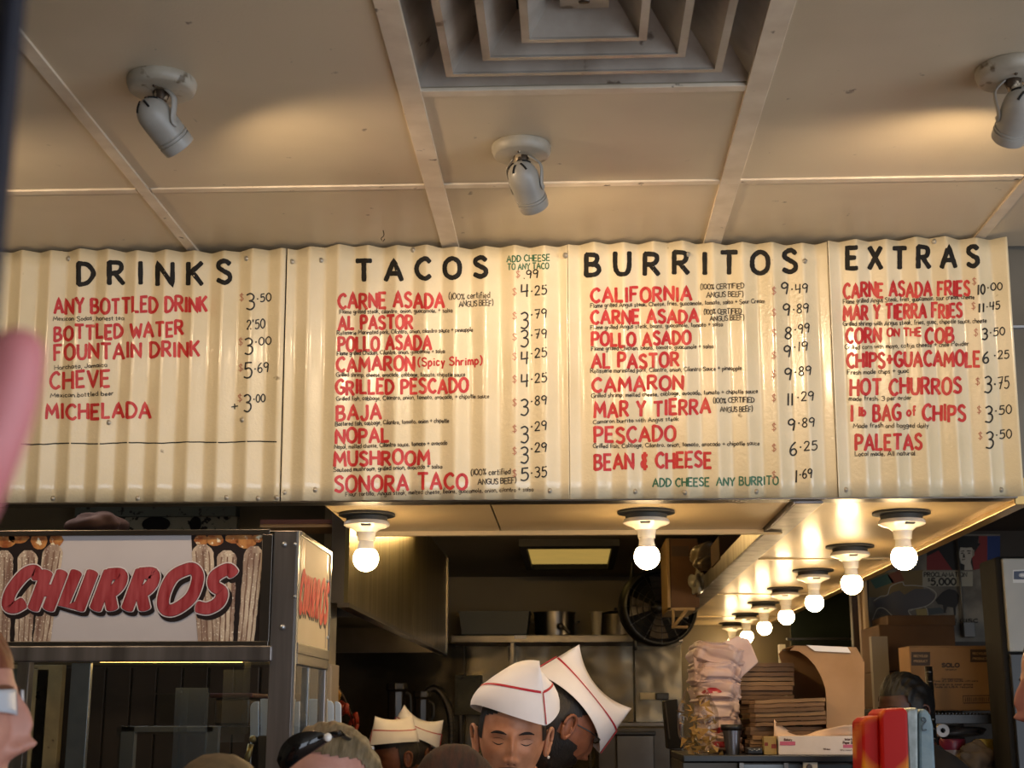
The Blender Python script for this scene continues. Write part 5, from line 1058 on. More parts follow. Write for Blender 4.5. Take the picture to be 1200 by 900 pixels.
# wire shelf with cartons
D_H = 4.9
zh = P(0, 833, D_H).z
wsf = thing('wire_shelf', 'black wire storage rack holding the cartons', 'shelf', (P(1135, 833, D_H).x, D_H, 0))
M_CHR = mat('dark_chrome', '4b4a48', .3, .9)
for (x, yt) in ((1088, 781), (1181.5, 781)):
    p0 = P(x, yt, D_H - .12); pts = [p0, Vector((p0.x + .0, D_H - .12, 0))]
    po = MB().tube(pts, .0125, 12).build('post', M_CHR, wsf, smooth=True)
    k = 0
    while k < 22: MB().lathe([(.0125, 0), (.0138, .002), (.0125, .004)], (p0.x, D_H - .12, p0.z - .02 - .03 * k), 12).build('groove_ring', M_STEEL, po, smooth=True); k += 1
for x in (1100, 1176): p0 = P(x, 781, D_H + .45); MB().tube([p0, Vector((p0.x, D_H + .45, 0))], .0125, 10).build('post', M_CHR, wsf, smooth=True)
xa = P(1088, 833, D_H - .12).x; xz = P(1181.5, 833, D_H - .12).x
for zz in (zh - .012, zh - .34):
    for y in (D_H - .12, D_H + .45): MB().box((xa, y - .006, zz - .03), (xz + .0, y + .006, zz)).build('shelf_rail', M_BLACK, wsf, bevel=.002)
    w_ = MB()
    for k in range(24): x = xa + (xz - xa) * k / 23; w_.box((x - .002, D_H - .12, zz - .001), (x + .002, D_H + .45, zz + .004))
    o = w_.build('shelf_wires', M_BLACK, wsf); o['kind'] = 'stuff'
def carton(x0, y0, x1, y1, D, dep, m, label, zb=None, top=6):
    a = P(x0, y0, D); b_ = P(x1, y1, D); zb = b_.z if zb is None else zb
    t = thing('cardboard_carton', label, 'carton', ((a.x + b_.x) / 2, D + dep / 2, zb))
    bo = MB().box((a.x, D, zb), (b_.x, D + dep, a.z)).build('carton_body', m, t, bevel=.003)
    mb = MB(); mb.box((a.x, D - .001, a.z - .0), (b_.x, D + dep / 2 - .002, a.z + .003)); mb.build('flap', m, t); MB().box((a.x, D + dep / 2 + .002, a.z), (b_.x, D + dep, a.z + .003)).build('flap', m, t)
    return t, bo
t, bo = carton(1065, 758, 1166, 831, D_H, .16, mat('carton_tan', '8f6c45', .85, col2='84623d', nscale=5), 'tan carton with black SOLO print on the wire rack', zh)
fx = lambda x, y, off: tuple(P(x, y, D_H - .001 - off))
M_INK = mat('carton_ink', '3a2a1c', .7)
mb = MB()
for r_ in ((1068, 764, 1090, 780), (1137, 761, 1160, 776)): mb.add([fx(r_[0], r_[1], 0), fx(r_[2], r_[1], 0), fx(r_[2], r_[3], 0), fx(r_[0], r_[3], 0)], [(0, 1, 2, 3)])
mb.build('dark_label', M_INK, bo)
face_text(bo, 'carton_print', mat('carton_ink_light', '9a7a52', .7), lambda x, y, o: fx(x, y, .0012), [('RECYCLED', 1071, 1087, 770, 2.4, .6), ('PRODUCT', 1071, 1087, 776, 2.4, .6), ('RECYCLED', 1140, 1157, 767, 2.4, .6), ('PRODUCT', 1140, 1157, 773, 2.4, .6)])
face_text(bo, 'carton_print', M_INK, fx, [('SOLO', 1104, 1124, 781.6, 4.2, 1.7), ('CUP COMPANY', 1108, 1121, 785.6, 1.5, .4), ('Foam hinged containers', 1104, 1128, 796.5, 1.6, .5), ('Keep dry and handle with care', 1094, 1146, 798.8, 1.8, .55), ('Store in a cool place', 1095, 1140, 803, 2, .7), ('Made in USA recycle', 1093, 1140, 806, 2, .7)], label='black printed word SOLO')
mb = MB(); ribbon(mb, [(1128.5, 815.5), (1162, 815), (1163, 823.5), (1129, 824), (1128.5, 815.5)], .9, fx, .0003)
for k in range(14): x = 1131 + k * 2.25; mb.add([fx(x, 817, .0003), fx(x + random.choice((.7, 1.2)), 817, .0003), fx(x + .9, 822.5, .0003), fx(x, 822.5, .0003)], [(0, 1, 2, 3)])
mb.build('barcode_box', M_INK, bo)
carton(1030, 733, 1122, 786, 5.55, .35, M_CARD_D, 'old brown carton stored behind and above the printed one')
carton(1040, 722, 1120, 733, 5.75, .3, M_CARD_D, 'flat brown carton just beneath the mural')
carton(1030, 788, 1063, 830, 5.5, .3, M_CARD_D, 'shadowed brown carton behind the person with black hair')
cs_ = MB().box((P(1020, 833, 5.5).x, 5.45, 0), (P(1125, 833, 5.5).x, 5.93, P(0, 831, 5.5).z)).build('storage_chest', M_BLACKM, bevel=.01); tag(cs_, 'black storage chest under the brown cartons', 'chest')
# things under the shelf board
D_U = D_H - .05; zu = zh - .34 + .005
def tub(x0, x1, yt, yb_, m, mlid, name, label, cat):
    a = P(x0, yt, D_U); b_ = P(x1, yb_, D_U); r_ = (b_.x - a.x) / 2; c = ((a.x + b_.x) / 2, D_U + r_ - .03, zu); h_ = a.z - zu
    t = thing(name, label, cat, c)
    MB().lathe([(0, 0), (r_ * .85, 0), (r_ * .97, h_ * .9), (0, h_ * .9)], c, 28).build('tub_body', m, t, angle=.6)
    MB().lathe([(r_ * .98, h_ * .86), (r_ * 1.02, h_ * .88), (r_ * 1.02, h_ * .98), (r_ * .97, h_), (0, h_)], c, 28).build('lid', mlid, t, angle=.6)
    return t
tub(1102, 1134, 866, 900, mat('clear_tub', '9b8a84', .3), mat('crimson_lid', '7d2238', .4), 'plastic_tub', 'clear plastic tub with crimson lid under the printed carton', 'tub')
tub(1141, 1167, 866, 900, mat('cream_tub', '9c9374', .4), mat('gold_lid', 'a08a3a', .4, .3), 'cream_tub', 'cream tub with a gold rim behind the crumpled paper bag', 'tub')
c = P(1139, 884, D_U - .02); lump('crumpled_bag', (c.x, D_U - .06, c.z - .02), (.058, .04, .05), mat('crumpled_kraft', '6e5e4c', .85, bump=1., bscale=14), 'crumpled brown paper bag between the two tubs', 'bag', 12, .2, freq=4)
c = P(1128, 858, D_U + .05); lump('plastic_wrapped_pack', (c.x, D_U + .12, c.z), (.10, .07, .02), mat('grey_wrap', '5b5754', .25, bump=.6, bscale=10), 'grey plastic wrapped pack lying over the crimson lidded tub', 'pack', 14, .12)
c = P(1105, 856, D_U); rl = MB().lathe([(.008, 0), (.021, 0), (.021, .09), (.008, .09)], c, 28, Matrix.Rotation(-PI / 2, 3, 'X')).build('paper_roll', M_WHITEP, angle=.6); tag(rl, 'white paper roll end on beside the grey wrapped pack', 'roll')
o = simple_box('folded_cloths', 1096, 841, 1126, 850, D_U + .1, .2, mat('dull_cloth', '6f6a60', .8), 'folded grey cloths directly beneath the wire rack board', 'cloth', .008)
# dark appliance with grey front
D_G = 4.55
fr_ = thing('upright_cooler', 'tall black cooler with a pale grey upper front and small navy badge', 'cooler', (P(1185, 700, D_G).x, D_G + .2, 0))
a = P(1150, 655, D_G); b_ = P(1300, 900, D_G)
MB().box((P(1168, 660, D_G + .0).x, D_G + .01, 0), (b_.x, D_G + .2, P(0, 657, D_G).z)).build('body', M_BLACKM, fr_, bevel=.01)
MB().box((P(1177, 700, D_G).x, D_G - .01, P(0, 766, D_G).z), (b_.x, D_G + .01, P(0, 660, D_G).z)).build('grey_front', mat('cooler_grey', '9b9a92', .4, col2='8b8a82', nscale=3), fr_, bevel=.003)
MB().box((P(1177, 700, D_G).x, D_G - .008, .2), (b_.x, D_G + .01, P(0, 768, D_G).z)).build('black_door', M_BLACK, fr_, bevel=.004)
fg = lambda x, y, off: tuple(P(x, y, D_G - .0108 - off))
bd = MB(); bd.add([fg(1187, 668, 0), fg(1212, 667, 0), fg(1212, 683, 0), fg(1187, 683, 0)], [(0, 1, 2, 3)]); bd = bd.build('badge', mat('badge_white', 'c4c4c0', .4), fr_)
mb = MB(); mb.add([fg(1188, 669.5, .0005), fg(1211, 668.5, .0005), fg(1211, 679, .0005), fg(1188, 679, .0005)], [(0, 1, 2, 3)]); mb.build('badge_field', mat('badge_navy', '1c2744', .4), bd)
mb = MB(); 
for k in range(6):
    ag = PI * k / 6; ribbon(mb, [(1199 - 5 * math.cos(ag), 674 - 3 * math.sin(ag)), (1199 + 5 * math.cos(ag), 674 + 3 * math.sin(ag))], .8, fg, .001 + .0001 * k)
mb.build('badge_emblem', MATS['badge_white'], bd)
# things stored above the deep soffit, seen past its stainless edge
D_T = 6.0
bx = thing('cardboard_box', 'brown box with a pale edge hanging over the stainless soffit edge', 'box', P(797, 715, D_T))
a = P(784, 631, D_T); b_ = P(820, 712, D_T)
bb = MB().box((a.x, D_T, b_.z), (b_.x, D_T + .4, min(a.z, Z_K - .003))).build('carton_body', mat('dark_brown_carton', '553a22', .85, col2='472f1a', nscale=5), bx, bevel=.003)  # plain dark brown cardboard
MB().box((a.x - .012, D_T - .004, b_.z - .01), (a.x, D_T + .4, min(a.z, Z_K - .003))).box((a.x - .012, D_T - .004, b_.z - .012), (b_.x - .02, D_T + .4, b_.z)).build('pale_edge', mat('edge_board', '8a7048', .7), bx)
MB().add([tuple(P(x, y, D_T - .001)) for x, y in ((787, 640), (807, 640), (807, 652), (787, 652))], [(0, 1, 2, 3)]).build('dark_label', M_INK, bb)
br = MB().tube([P(789, 735, D_T), P(789, 714, D_T)], .006, 8).tube([P(790, 734, D_T), P(805, 714, D_T)], .008, 8).tube([P(787, 735, D_T), P(806, 735, D_T)], .006, 6).build('shelf_bracket', mat('edge_board', 'a88c5e'), smooth=True); tag(br, 'pale angled bracket under the overhanging brown box', 'bracket')
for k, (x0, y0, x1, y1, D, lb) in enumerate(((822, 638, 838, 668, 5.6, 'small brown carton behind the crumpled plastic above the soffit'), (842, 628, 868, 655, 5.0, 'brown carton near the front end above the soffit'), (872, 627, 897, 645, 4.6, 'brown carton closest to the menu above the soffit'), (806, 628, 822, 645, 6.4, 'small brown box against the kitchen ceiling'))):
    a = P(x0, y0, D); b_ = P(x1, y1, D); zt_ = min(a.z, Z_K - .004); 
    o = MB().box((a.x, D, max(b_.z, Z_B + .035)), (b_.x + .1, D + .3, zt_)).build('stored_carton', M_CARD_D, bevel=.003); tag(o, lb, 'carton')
lump('plastic_bag', P(827, 655, 5.5), (.05, .05, .05), mat('cloudy_plastic', '8c7d62', .3, bump=.8, bscale=12), 'cloudy crumpled plastic bag hanging above the soffit edge', 'bag', 21, .25, freq=4)
lump('clear_wrap', P(819, 683, 5.7), (.035, .05, .045), mat('clear_wrap', '8f8b80', .15, bump=.9, bscale=12), 'shiny clear wrap poking over the soffit edge by the brown box', 'wrap', 23, .3, freq=4)
lump('paper_roll_end', P(886, 628, 4.4), (.018, .03, .05), mat('tan_paper', '8a7448', .7), 'tan paper end hanging near the corner of the two soffits', 'paper', 25, .1)

# ================================================================== PEOPLE
def gauss(X, Z, x0, z0, sx, sz): return np.exp(-((X - x0) / sx) ** 2 - ((Z - z0) / sz) ** 2)
def head_verts(nu=120, nv=96, brow=1., nose=1., jaw=1., lidclose=1.):
    """head centred between the ears, facing -Y; metres"""
    u = np.linspace(-1, 1, nu, endpoint=False); ang = np.pi * (.5 * u + .5 * u ** 3)
    v = np.linspace(0, 1, nv + 1); th = np.pi * v
    A, T = np.meshgrid(ang, th); x = np.sin(T) * np.sin(A); y = -np.sin(T) * np.cos(A); z = np.cos(T)
    X = .0765 * np.sign(x) * np.abs(x) ** .92; Y = np.where(y < 0, .093, .103) * y; Z = .122 * z
    lo = np.clip(-z, 0, 1)
    X *= 1 - (.34 - .06 * (jaw - 1)) * lo ** 1.7; Y = np.where(y > 0, Y * (1 - .45 * lo), Y * (1 - .04 * lo)); Y = np.where(y < 0, Y - .006 * lo * np.abs(y), Y)
    fm = np.clip(-y * 1.6, 0, 1) ** .7                                  # front mask
    D = np.zeros_like(X)
    aX = np.abs(X)
    D += .0045 * brow * gauss(aX, Z, .028, .020, .022, .008) - .0085 * gauss(aX, Z, .031, -.001, .015, .0105) + .0055 * gauss(aX, Z, .031, -.003, .0125, .0085)
    D += nose * (.010 * gauss(X, Z, 0, .0, .0075, .016) + .015 * gauss(X, Z, 0, -.022, .0085, .016) + .019 * gauss(X, Z, 0, -.041, .0105, .0085) + .010 * gauss(aX, Z, .0135, -.045, .0055, .0055) - .004 * gauss(aX, Z, .006, -.053, .004, .003))
    D += .005 * gauss(aX, Z, .040, -.028, .018, .016) - .0022 * gauss(aX, Z, .027, -.055, .006, .013)
    D += .0060 * gauss(X, Z, 0, -.0665, .020, .0042) + .0062 * gauss(X, Z, 0, -.0765, .017, .005) - .0042 * gauss(X, Z, 0, -.0713, .021, .0014)
    D += -.004 * gauss(X, Z, 0, -.087, .016, .005) + .008 * gauss(X, Z, 0, -.105, .018, .012) + .006 * gauss(X, Z, 0, .055, .05, .03)
    Y = Y - D * fm
    # eyelid crease and slit
    Y = Y + fm * .0011 * gauss(aX, Z + .0 , .031, .0045, .013, .0011)
    return np.stack([X, Y, Z], -1), nu, nv
def head_mesh_data(nu=120, nv=96, **k):
    V, nu, nv = head_verts(nu, nv, **k); vs = V.reshape(-1, 3)
    fs = [(j * nu + i, (j + 1) * nu + i, (j + 1) * nu + (i + 1) % nu, j * nu + (i + 1) % nu) for j in range(nv) for i in range(nu)]
    return [tuple(p) for p in vs], fs
def ear(mb, s):
    c = Vector((s * .0785, .008, -.012)); M = Matrix.Rotation(s * -.35, 3, 'Z') @ Matrix.Rotation(-.18, 3, 'X')
    n = 28; pts = []
    for k in range(n + 1):
        t = 2 * PI * k / n; w_ = .0165 * (1 + .25 * math.sin(t)); pts.append(c + M @ Vector((s * (.008 + .004 * math.sin(t)), w_ * math.cos(t), .030 * math.sin(t))))
    mb.tube(pts, [.0042 if math.sin(2 * PI * k / n) > -.6 else .0056 for k in range(n + 1)], 8)
    mb.ball(c + M @ Vector((s * .003, -.001, 0)), (.006, .0145, .027), 14, 10, M)
    mb.ball(c + M @ Vector((s * .008, -.009, -.006)), (.004, .004, .010), 10, 8, M)
def full_body(s=1.0, arms=True):
    """one continuous clothed-figure surface under the head: lofted torso, legs and arms meet inside it (Skin modifier, evaluated once)"""
    J = {'pel': (0, .01, .93, .145, .105), 'abd': (0, 0, 1.08, .14, .10), 'che': (0, 0, 1.27, .165, .115), 'nbase': (0, .015, 1.415, .085, .075), 'neck': (0, .012, 1.47, .057, .058), 'top': (0, .0, 1.535, .052, .055)}
    for sd, q in (('l', -1), ('r', 1)):
        J.update({'sh' + sd: (q * .17, .01, 1.38, .062, .06), 'el' + sd: (q * .235, .02, 1.10, .043, .043), 'wr' + sd: (q * .20, -.17, .95, .028, .026), 'ha' + sd: (q * .19, -.23, .93, .040, .018),
                  'hi' + sd: (q * .09, .01, .86, .095, .095), 'kn' + sd: (q * .10, -.005, .49, .058, .06), 'an' + sd: (q * .10, .02, .09, .038, .042), 'to' + sd: (q * .11, -.12, .035, .042, .03)})
    E = [('pel', 'abd'), ('abd', 'che'), ('che', 'nbase'), ('nbase', 'neck'), ('neck', 'top')]
    for sd in 'lr': E += [('nbase', 'sh' + sd), ('sh' + sd, 'el' + sd), ('el' + sd, 'wr' + sd), ('wr' + sd, 'ha' + sd), ('pel', 'hi' + sd), ('hi' + sd, 'kn' + sd), ('kn' + sd, 'an' + sd), ('an' + sd, 'to' + sd)]
    names = list(J)
    me = bpy.data.meshes.new('skeleton'); me.from_pydata([J[n_][:3] for n_ in names], [(names.index(a), names.index(b)) for a, b in E], [])
    o = bpy.data.objects.new('skeleton', me); COL.objects.link(o)
    sk = o.modifiers.new('skin', 'SKIN')
    if not me.skin_vertices: 
        bpy.context.view_layer.objects.active = o
    for i, n_ in enumerate(names):
        sv_ = me.skin_vertices[0].data[i]; sv_.radius = (J[n_][3], J[n_][4]); sv_.use_root = (n_ == 'pel')
    sb_ = o.modifiers.new('sub', 'SUBSURF'); sb_.levels = sb_.render_levels = 2
    dg = bpy.context.evaluated_depsgraph_get(); ev = o.evaluated_get(dg); m2 = ev.to_mesh()
    vs = [tuple(v.co) for v in m2.vertices]; fs = [tuple(p.vertices) for p in m2.polygons]
    ev.to_mesh_clear(); bpy.data.objects.remove(o); bpy.data.meshes.remove(me)
    return vs, fs
try: BODY_V, BODY_F = full_body()
except Exception as e:
    print('BODY FAIL', e); BODY_V, BODY_F = [], []
print('body verts', len(BODY_V))
def fingers(mb, q):
    root = Vector((q * .19, -.25, .925)); 
    for k in range(4):
        b0 = root + Vector((q * (-.027 + .018 * k), 0, 0)); l = (.072, .082, .078, .062)[k]
        mb.tube([b0 + Vector((0, .02, 0)), b0 + Vector((0, -.03, .0)), b0 + Vector((0, -.03 - l * .45, -.008)), b0 + Vector((0, -.03 - l * .75, -.024)), b0 + Vector((0, -.03 - l * .9, -.04))], [.009, .0085, .008, .0072, .005], 8)
    t0 = root + Vector((-q * .035, .03, 0)); mb.tube([t0, t0 + Vector((-q * .02, -.03, -.005)), t0 + Vector((-q * .028, -.06, -.012)), t0 + Vector((-q * .026, -.08, -.018))], [.011, .0105, .009, .006], 8)
SKIN = {}
def skin_mat(name, c, c2, sp_=None): return mat('skin_' + name, c, .5, col2=c2, nscale=35, bump=.15, bscale=260, sss=.08, spots=sp_)
class Person:
    def __init__(s, label, px, py, D, skin, yaw=0., pitch=0., roll=0., scale=1., shirt=None, trousers=None, group=None, cat='person', nu=120, nv=96, torso_yaw=None, stoop=0., back=0., **hk):
        c = P(px, py, D); s.c = c; z0 = 1.575
        s.sc = (c.z - stoop) / z0
        s.R = Matrix.Rotation(yaw, 3, 'Z') @ Matrix.Rotation(pitch, 3, 'X') @ Matrix.Rotation(roll, 3, 'Y')
        s.hs = scale
        hv, hf = head_mesh_data(nu, nv, **hk); s.hv, s.hf = hv, hf
        s.hv = [Vector(v) for v in hv]
        s.bvh = BVHTree.FromPolygons(s.hv, s.hf)
        ty = yaw if torso_yaw is None else torso_yaw; s.TR = Matrix.Rotation(ty, 3, 'Z')
        e = MB(); ear(e, -1); ear(e, 1)
        e.add(s.hv, hf)
        e.v = [tuple(s.H(v)) for v in e.v]
        B = MB(); B.add(BODY_V, BODY_F); fingers(B, -1); fingers(B, 1)
        foot = Vector((c.x, D, 0)) + Matrix.Rotation(yaw, 3, 'Z') @ Vector((0, back, 0)); s.foot = foot
        off = s.TR @ Vector((0, .012, 0))
        B.v = [tuple(foot + off + s.TR @ Vector(v) * s.sc) for v in B.v]
        s.root = thing('person', label, cat, foot, 0, group)
        s.skin = skin
        e.add(B.v, B.f); s.body = e.build('body', skin, s.root, smooth=True)
        if shirt:
            T = MB(); keep = [i for i, f in enumerate(BODY_F) if all(BODY_V[k][2] > .82 and BODY_V[k][2] < 1.475 and not (BODY_V[k][1] < -.06 and abs(BODY_V[k][0]) > .14) for k in f)]
            s.cloth('shirt', keep, shirt, .009)
        if trousers is not False:
            keep = [i for i, f in enumerate(BODY_F) if all(.07 < BODY_V[k][2] < .97 and abs(BODY_V[k][0]) < .19 and not (BODY_V[k][1] < -.13) for k in f)]
            s.cloth('trousers', keep, trousers or mat('dark_trousers', '20222a', .9), .007)
    def cloth(s, name, keep, m, th):
        N = np.zeros((len(BODY_V), 3)); V = np.array(BODY_V)
        for f in BODY_F:
            a, b, c = V[f[0]], V[f[1]], V[f[2]]; n = np.cross(b - a, c - a)
            for k in f: N[k] += n
        N /= np.maximum(np.linalg.norm(N, axis=1), 1e-9)[:, None]
        off = s.TR @ Vector((0, .012, 0)); idx = {}; vs = []; fs = []
        for i in keep:
            f = BODY_F[i]; q = []
            for k in f:
                if k not in idx: idx[k] = len(vs); vs.append(tuple(s.foot + off + s.TR @ Vector(V[k] + N[k] * th) * s.sc))
                q.append(idx[k])
            fs.append(tuple(q))
        MB().add(vs, fs).build(name, m, s.root, smooth=True, thick=.004)
    def H(s, v): return s.c + s.R @ (Vector(v) * s.hs)
    def front(s, x, z, lift=.0006):           # point of the face in front of (x,z), head coordinates
        h, n, _, _ = s.bvh.ray_cast(Vector((x, -.3, z)), Vector((0, 1, 0)))
        return (h + n * lift * (1 if n.y < 0 else -1)) if h else Vector((x, -.08, z))
    def strip(s, name, pts, w, m, lift=.0008, thick=0, taper=True):
        mb = MB(); n = len(pts); vs = []
        for i, (x, z) in enumerate(pts):
            a = pts[max(i - 1, 0)]; b = pts[min(i + 1, n - 1)]; dx, dz = b[0] - a[0], b[1] - a[1]; l = math.hypot(dx, dz) or 1
            t = i / (n - 1); ww = w / 2 * ((math.sin(PI * min(max(t, .06), .94)) ** .6) if taper else 1)
            for q in (-1, 0, 1):
                vs.append(s.H(s.front(x - dz / l * ww * q, z + dx / l * ww * q, lift * (1.8 if q == 0 else 1))))
        mb.add(vs, [(3 * i + k, 3 * i + k + 1, 3 * i + k + 4, 3 * i + k + 3) for i in range(n - 1) for k in (0, 1)])
        return mb.build(name, m, s.body, smooth=True, thick=thick)
    def hair(s, fn, m, th=.008, rough=.003, name='hair', seed=0, strands=40, up=0.0):
        """shell over the skull where fn(v)>0"""
        rg = np.random.RandomState(seed); ph = rg.rand(8) * 6; sel = [fn(v) for v in s.hv]; idx = {}; vs = []; fs = []
        for f in s.hf:
            if sum(1 for k in f if sel[k] > 0) >= 3:
                q = []
                for k in f:
                    if k not in idx:
                        v = s.hv[k]; n = Vector((v.x / .0765 ** 2, v.y / .098 ** 2, v.z / .122 ** 2)).normalized(); e = min(1, max(0, sel[k]) * 14)
                        wob = math.sin(v.x * strands * 4 + ph[0] + 6 * v.z) * math.sin(v.y * strands * 2 + ph[1]) + .6 * math.sin(v.x * strands * 9 + v.y * 30 + ph[2])
                        idx[k] = len(vs); vs.append(tuple(s.H(v + n * (.0012 + th * e + rough * wob * e) + Vector((0, 0, up * e * max(0, v.z) * 8)))))
                    q.append(idx[k])
                fs.append(tuple(q))
        return MB().add(vs, fs).build(name, m, s.root, smooth=True)
M_HAIRB = mat('black_hair', '14100e', .55, col2='221a16', nscale=60, bump=.8, bscale=120, stretch=(3, 3, .4))
M_HAIRBR = mat('brown_hair', '1e0c06', .75, col2='3a180c', nscale=40, bump=.9, bscale=90, stretch=(3, .3, 1))
M_HAIRASH = mat('ash_hair', '7a6a50', .5, col2='53462f', nscale=45, bump=.9, bscale=80, stretch=(4, .4, 1))
M_HATP = mat('paper_hat', 'f3f0f3', .6, col2='e9e5e8', nscale=8)
M_HATR = mat('hat_stripe', 'b3142c', .55)
M_UNI = mat('white_uniform', 'dedad4', .8)
M_BROW = mat('eyebrow', '211713', .8); M_LASH = mat('lash_line', '1b110d', .6); M_LIP = mat('lips', '94524a', .45, col2='844239', nscale=60)
def paper_hat(root, C, R, length=.265, width=.172, hgt=.105, rise=.02, peak=.03, name='paper_hat', drop=0., backlow=0.):
    """folded soda-fountain cap: a boat of two side walls joined along a ridge, red line above the turned-up band. local -Y is its front"""
    L = length / 2; Wd = width / 2; n = 40
    def rim(t):                                   # t 0..1 front->back on one side ; returns x(>=0), y, z
        y = -L + 2 * L * t; q = abs(2 * t - 1); x = Wd * (1 - q ** 2.2) ** .85; return x, y, rise * (1 - q ** 2) - drop * q ** 2
    def ridge(t):
        y = (-L * .80 + 1.60 * L * t); return 0, y - backlow * .05 * t, hgt * (1 - backlow * t ** 2.4) + peak * (2 * abs(t - .5)) ** 2.2 - .006 * math.sin(PI * t) * (0 if backlow else 1)
    h = bpy.data.objects.new(name, None)
    def wall(side, off, v0, v1, nv=8):
        mb = MB()
        def f(u, v):
            v = v0 + (v1 - v0) * v
            x, y, z = rim(u); rx, ry, rz = ridge(u); bul = math.sin(PI * min(v, 1)) * .016 * (1 - abs(2 * u - 1) ** 3)
            X = x + (rx - x) * v ** 1.35 + bul; Y = y + (ry - y) * v; Z = z + (rz - z) * v
            n_ = Vector((1, 0, .4)).normalized()
            return C + R @ Vector((side * (X + n_.x * off), Y, Z + n_.z * off * .5))
        return mb.grid(f, n, nv)
    b = wall(1, 0, 0, 1); w2 = wall(-1, 0, 0, 1); b.add(w2.v, w2.f)
    hat = b.build(name, M_HATP, root, smooth=True, thick=.0008)
    c_ = wall(1, .0022, 0, .56, 4); w2 = wall(-1, .0022, 0, .56, 4); c_.add(w2.v, w2.f); c_.build('turned_up_band', M_HATP, hat, smooth=True)
    r_ = wall(1, .0034, .49, .53, 1); w2 = wall(-1, .0034, .49, .53, 1); r_.add(w2.v, w2.f); r_.build('red_stripe', M_HATR, hat, smooth=True)
    for t0, sg_ in ((0.0, 1), (1.0, -1)):         # upright stripe along the fold at each end
        pts = []
        for k in range(9):
            v = .02 + .5 * k / 8; x, y, z = rim(t0); rx, ry, rz = ridge(t0); pts.append(C + R @ Vector((0, y + (ry - y) * v - sg_ * .0035, z + (rz - z) * v)))
        MB().tube(pts, .0013, 6).build('fold_stripe', M_HATR, hat)
    return hat

# --- the cook in front, eyes lowered
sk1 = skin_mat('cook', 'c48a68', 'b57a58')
p1 = Person('man in a white paper hat with red stripe looking down, face to the counter', 600, 861, 3.38, sk1, yaw=.05, pitch=.16, roll=.05, scale=1.0, shirt=M_UNI)
face_y0 = -.0
for s_ in (-1, 1):
    p1.strip('eyebrow', [(s_ * (.014 + .034 * t), .0165 + .006 * math.sin(t * 2.6) - (.004 * t)) for t in [k / 12 for k in range(13)]], .0062, M_BROW, .0012)
    p1.strip('lash_line', [(s_ * (.019 + .026 * t), -.0035 - .0045 * math.sin(PI * t)) for t in [k / 14 for k in range(15)]], .0024, M_LASH, .0008)
    p1.strip('eyelid_crease', [(s_ * (.018 + .027 * t), .003 + .0035 * math.sin(PI * t)) for t in [k / 12 for k in range(13)]], .0011, mat('crease', '5c3426', .7), .0004)
    p1.strip('nostril', [(s_ * (.004 + .006 * t), -.0515 + .001 * math.sin(PI * t)) for t in [k / 6 for k in range(7)]], .003, mat('nostril_dark', '3a1a12', .8), .0004)
p1.strip('upper_lip', [(-.023 + .046 * t, -.0695 + .0035 * math.sin(PI * t) - .0008 * math.cos(2 * PI * t)) for t in [k / 16 for k in range(17)]], .006, M_LIP, .0005)
p1.strip('lower_lip', [(-.020 + .040 * t, -.0755 - .0035 * math.sin(PI * t)) for t in [k / 16 for k in range(17)]], .008, M_LIP, .0005)
p1.strip('moustache', [(-.027 + .054 * t, -.0615 + .003 * math.sin(PI * t) - .0015) for t in [k / 14 for k in range(15)]], .0045, mat('stubble', '5c3a2a', .9), .0005)
p1.hair(lambda v: min(v.z - (.052 + .012 * math.cos(v.x * 30) if v.y < -.03 else (.052 - .8 * (v.y + .03) if v.y < .03 else -.03)), 1), M_HAIRB, .004, .0008, seed=1)
for s_ in (-1, 1): p1.hair(lambda v, s_=s_: min((v.x * s_ - .058), (v.y + .045), .075 - v.z, v.z + .005 + (0 if v.y < 0 else .03)) * 2, M_HAIRB, .003, .0006, 'sideburn', 2)
MB().ball(p1.H((.0865, .0, -.047)), .0035, 12, 8).build('ear_stud', mat('pearl', 'e9e4dc', .2), p1.body, smooth=True)
Rh = Matrix.Rotation(.60, 3, 'Z') @ Matrix.Rotation(.10, 3, 'X') @ Matrix.Rotation(-.06, 3, 'Y')
paper_hat(p1.root, p1.H((.004, .006, .050)), Rh, .262, .196, .125, .022, .0, drop=.016, backlow=.42)

# --- second cook, bent forward and seen from the side
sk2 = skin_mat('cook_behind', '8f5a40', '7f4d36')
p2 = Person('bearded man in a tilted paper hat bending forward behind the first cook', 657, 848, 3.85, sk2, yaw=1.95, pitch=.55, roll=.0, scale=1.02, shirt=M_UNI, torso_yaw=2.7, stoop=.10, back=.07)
p2.hair(lambda v: min(v.z - (.055 if v.y < -.04 else (.055 - 1.0 * (v.y + .04) if v.y < .02 else -.055)), .05), M_HAIRB, .007, .001, seed=3)
p2.hair(lambda v: min(-.035 - v.z + (0 if v.y > -.05 else -.02), .045 - v.y, 1) if v.z > -.125 else -1, M_HAIRB, .004, .001, 'beard', 4)
for s_ in (-1, 1): p2.strip('eyebrow', [(s_ * (.014 + .034 * t), .0165 + .005 * math.sin(t * 2.6)) for t in [k / 12 for k in range(13)]], .007, M_BROW, .0014)
for s_ in (-1, 1): MB().tube([p2.H((s_ * .083, -.005, .004)), p2.H((s_ * .084, -.05, .008)), p2.H((s_ * .07, -.088, .008))], .0018, 6).build('glasses_temple', M_BLACK, p2.root)
MB().tube([p2.H((-.07, -.088, .008)), p2.H((-.03, -.104, .01)), p2.H((0, -.108, .008)), p2.H((.03, -.104, .01)), p2.H((.07, -.088, .008))], .002, 6).build('glasses_frame', M_BLACK, p2.root)
R2 = Matrix.Rotation(1.85, 3, 'Z') @ Matrix.Rotation(.86, 3, 'X')
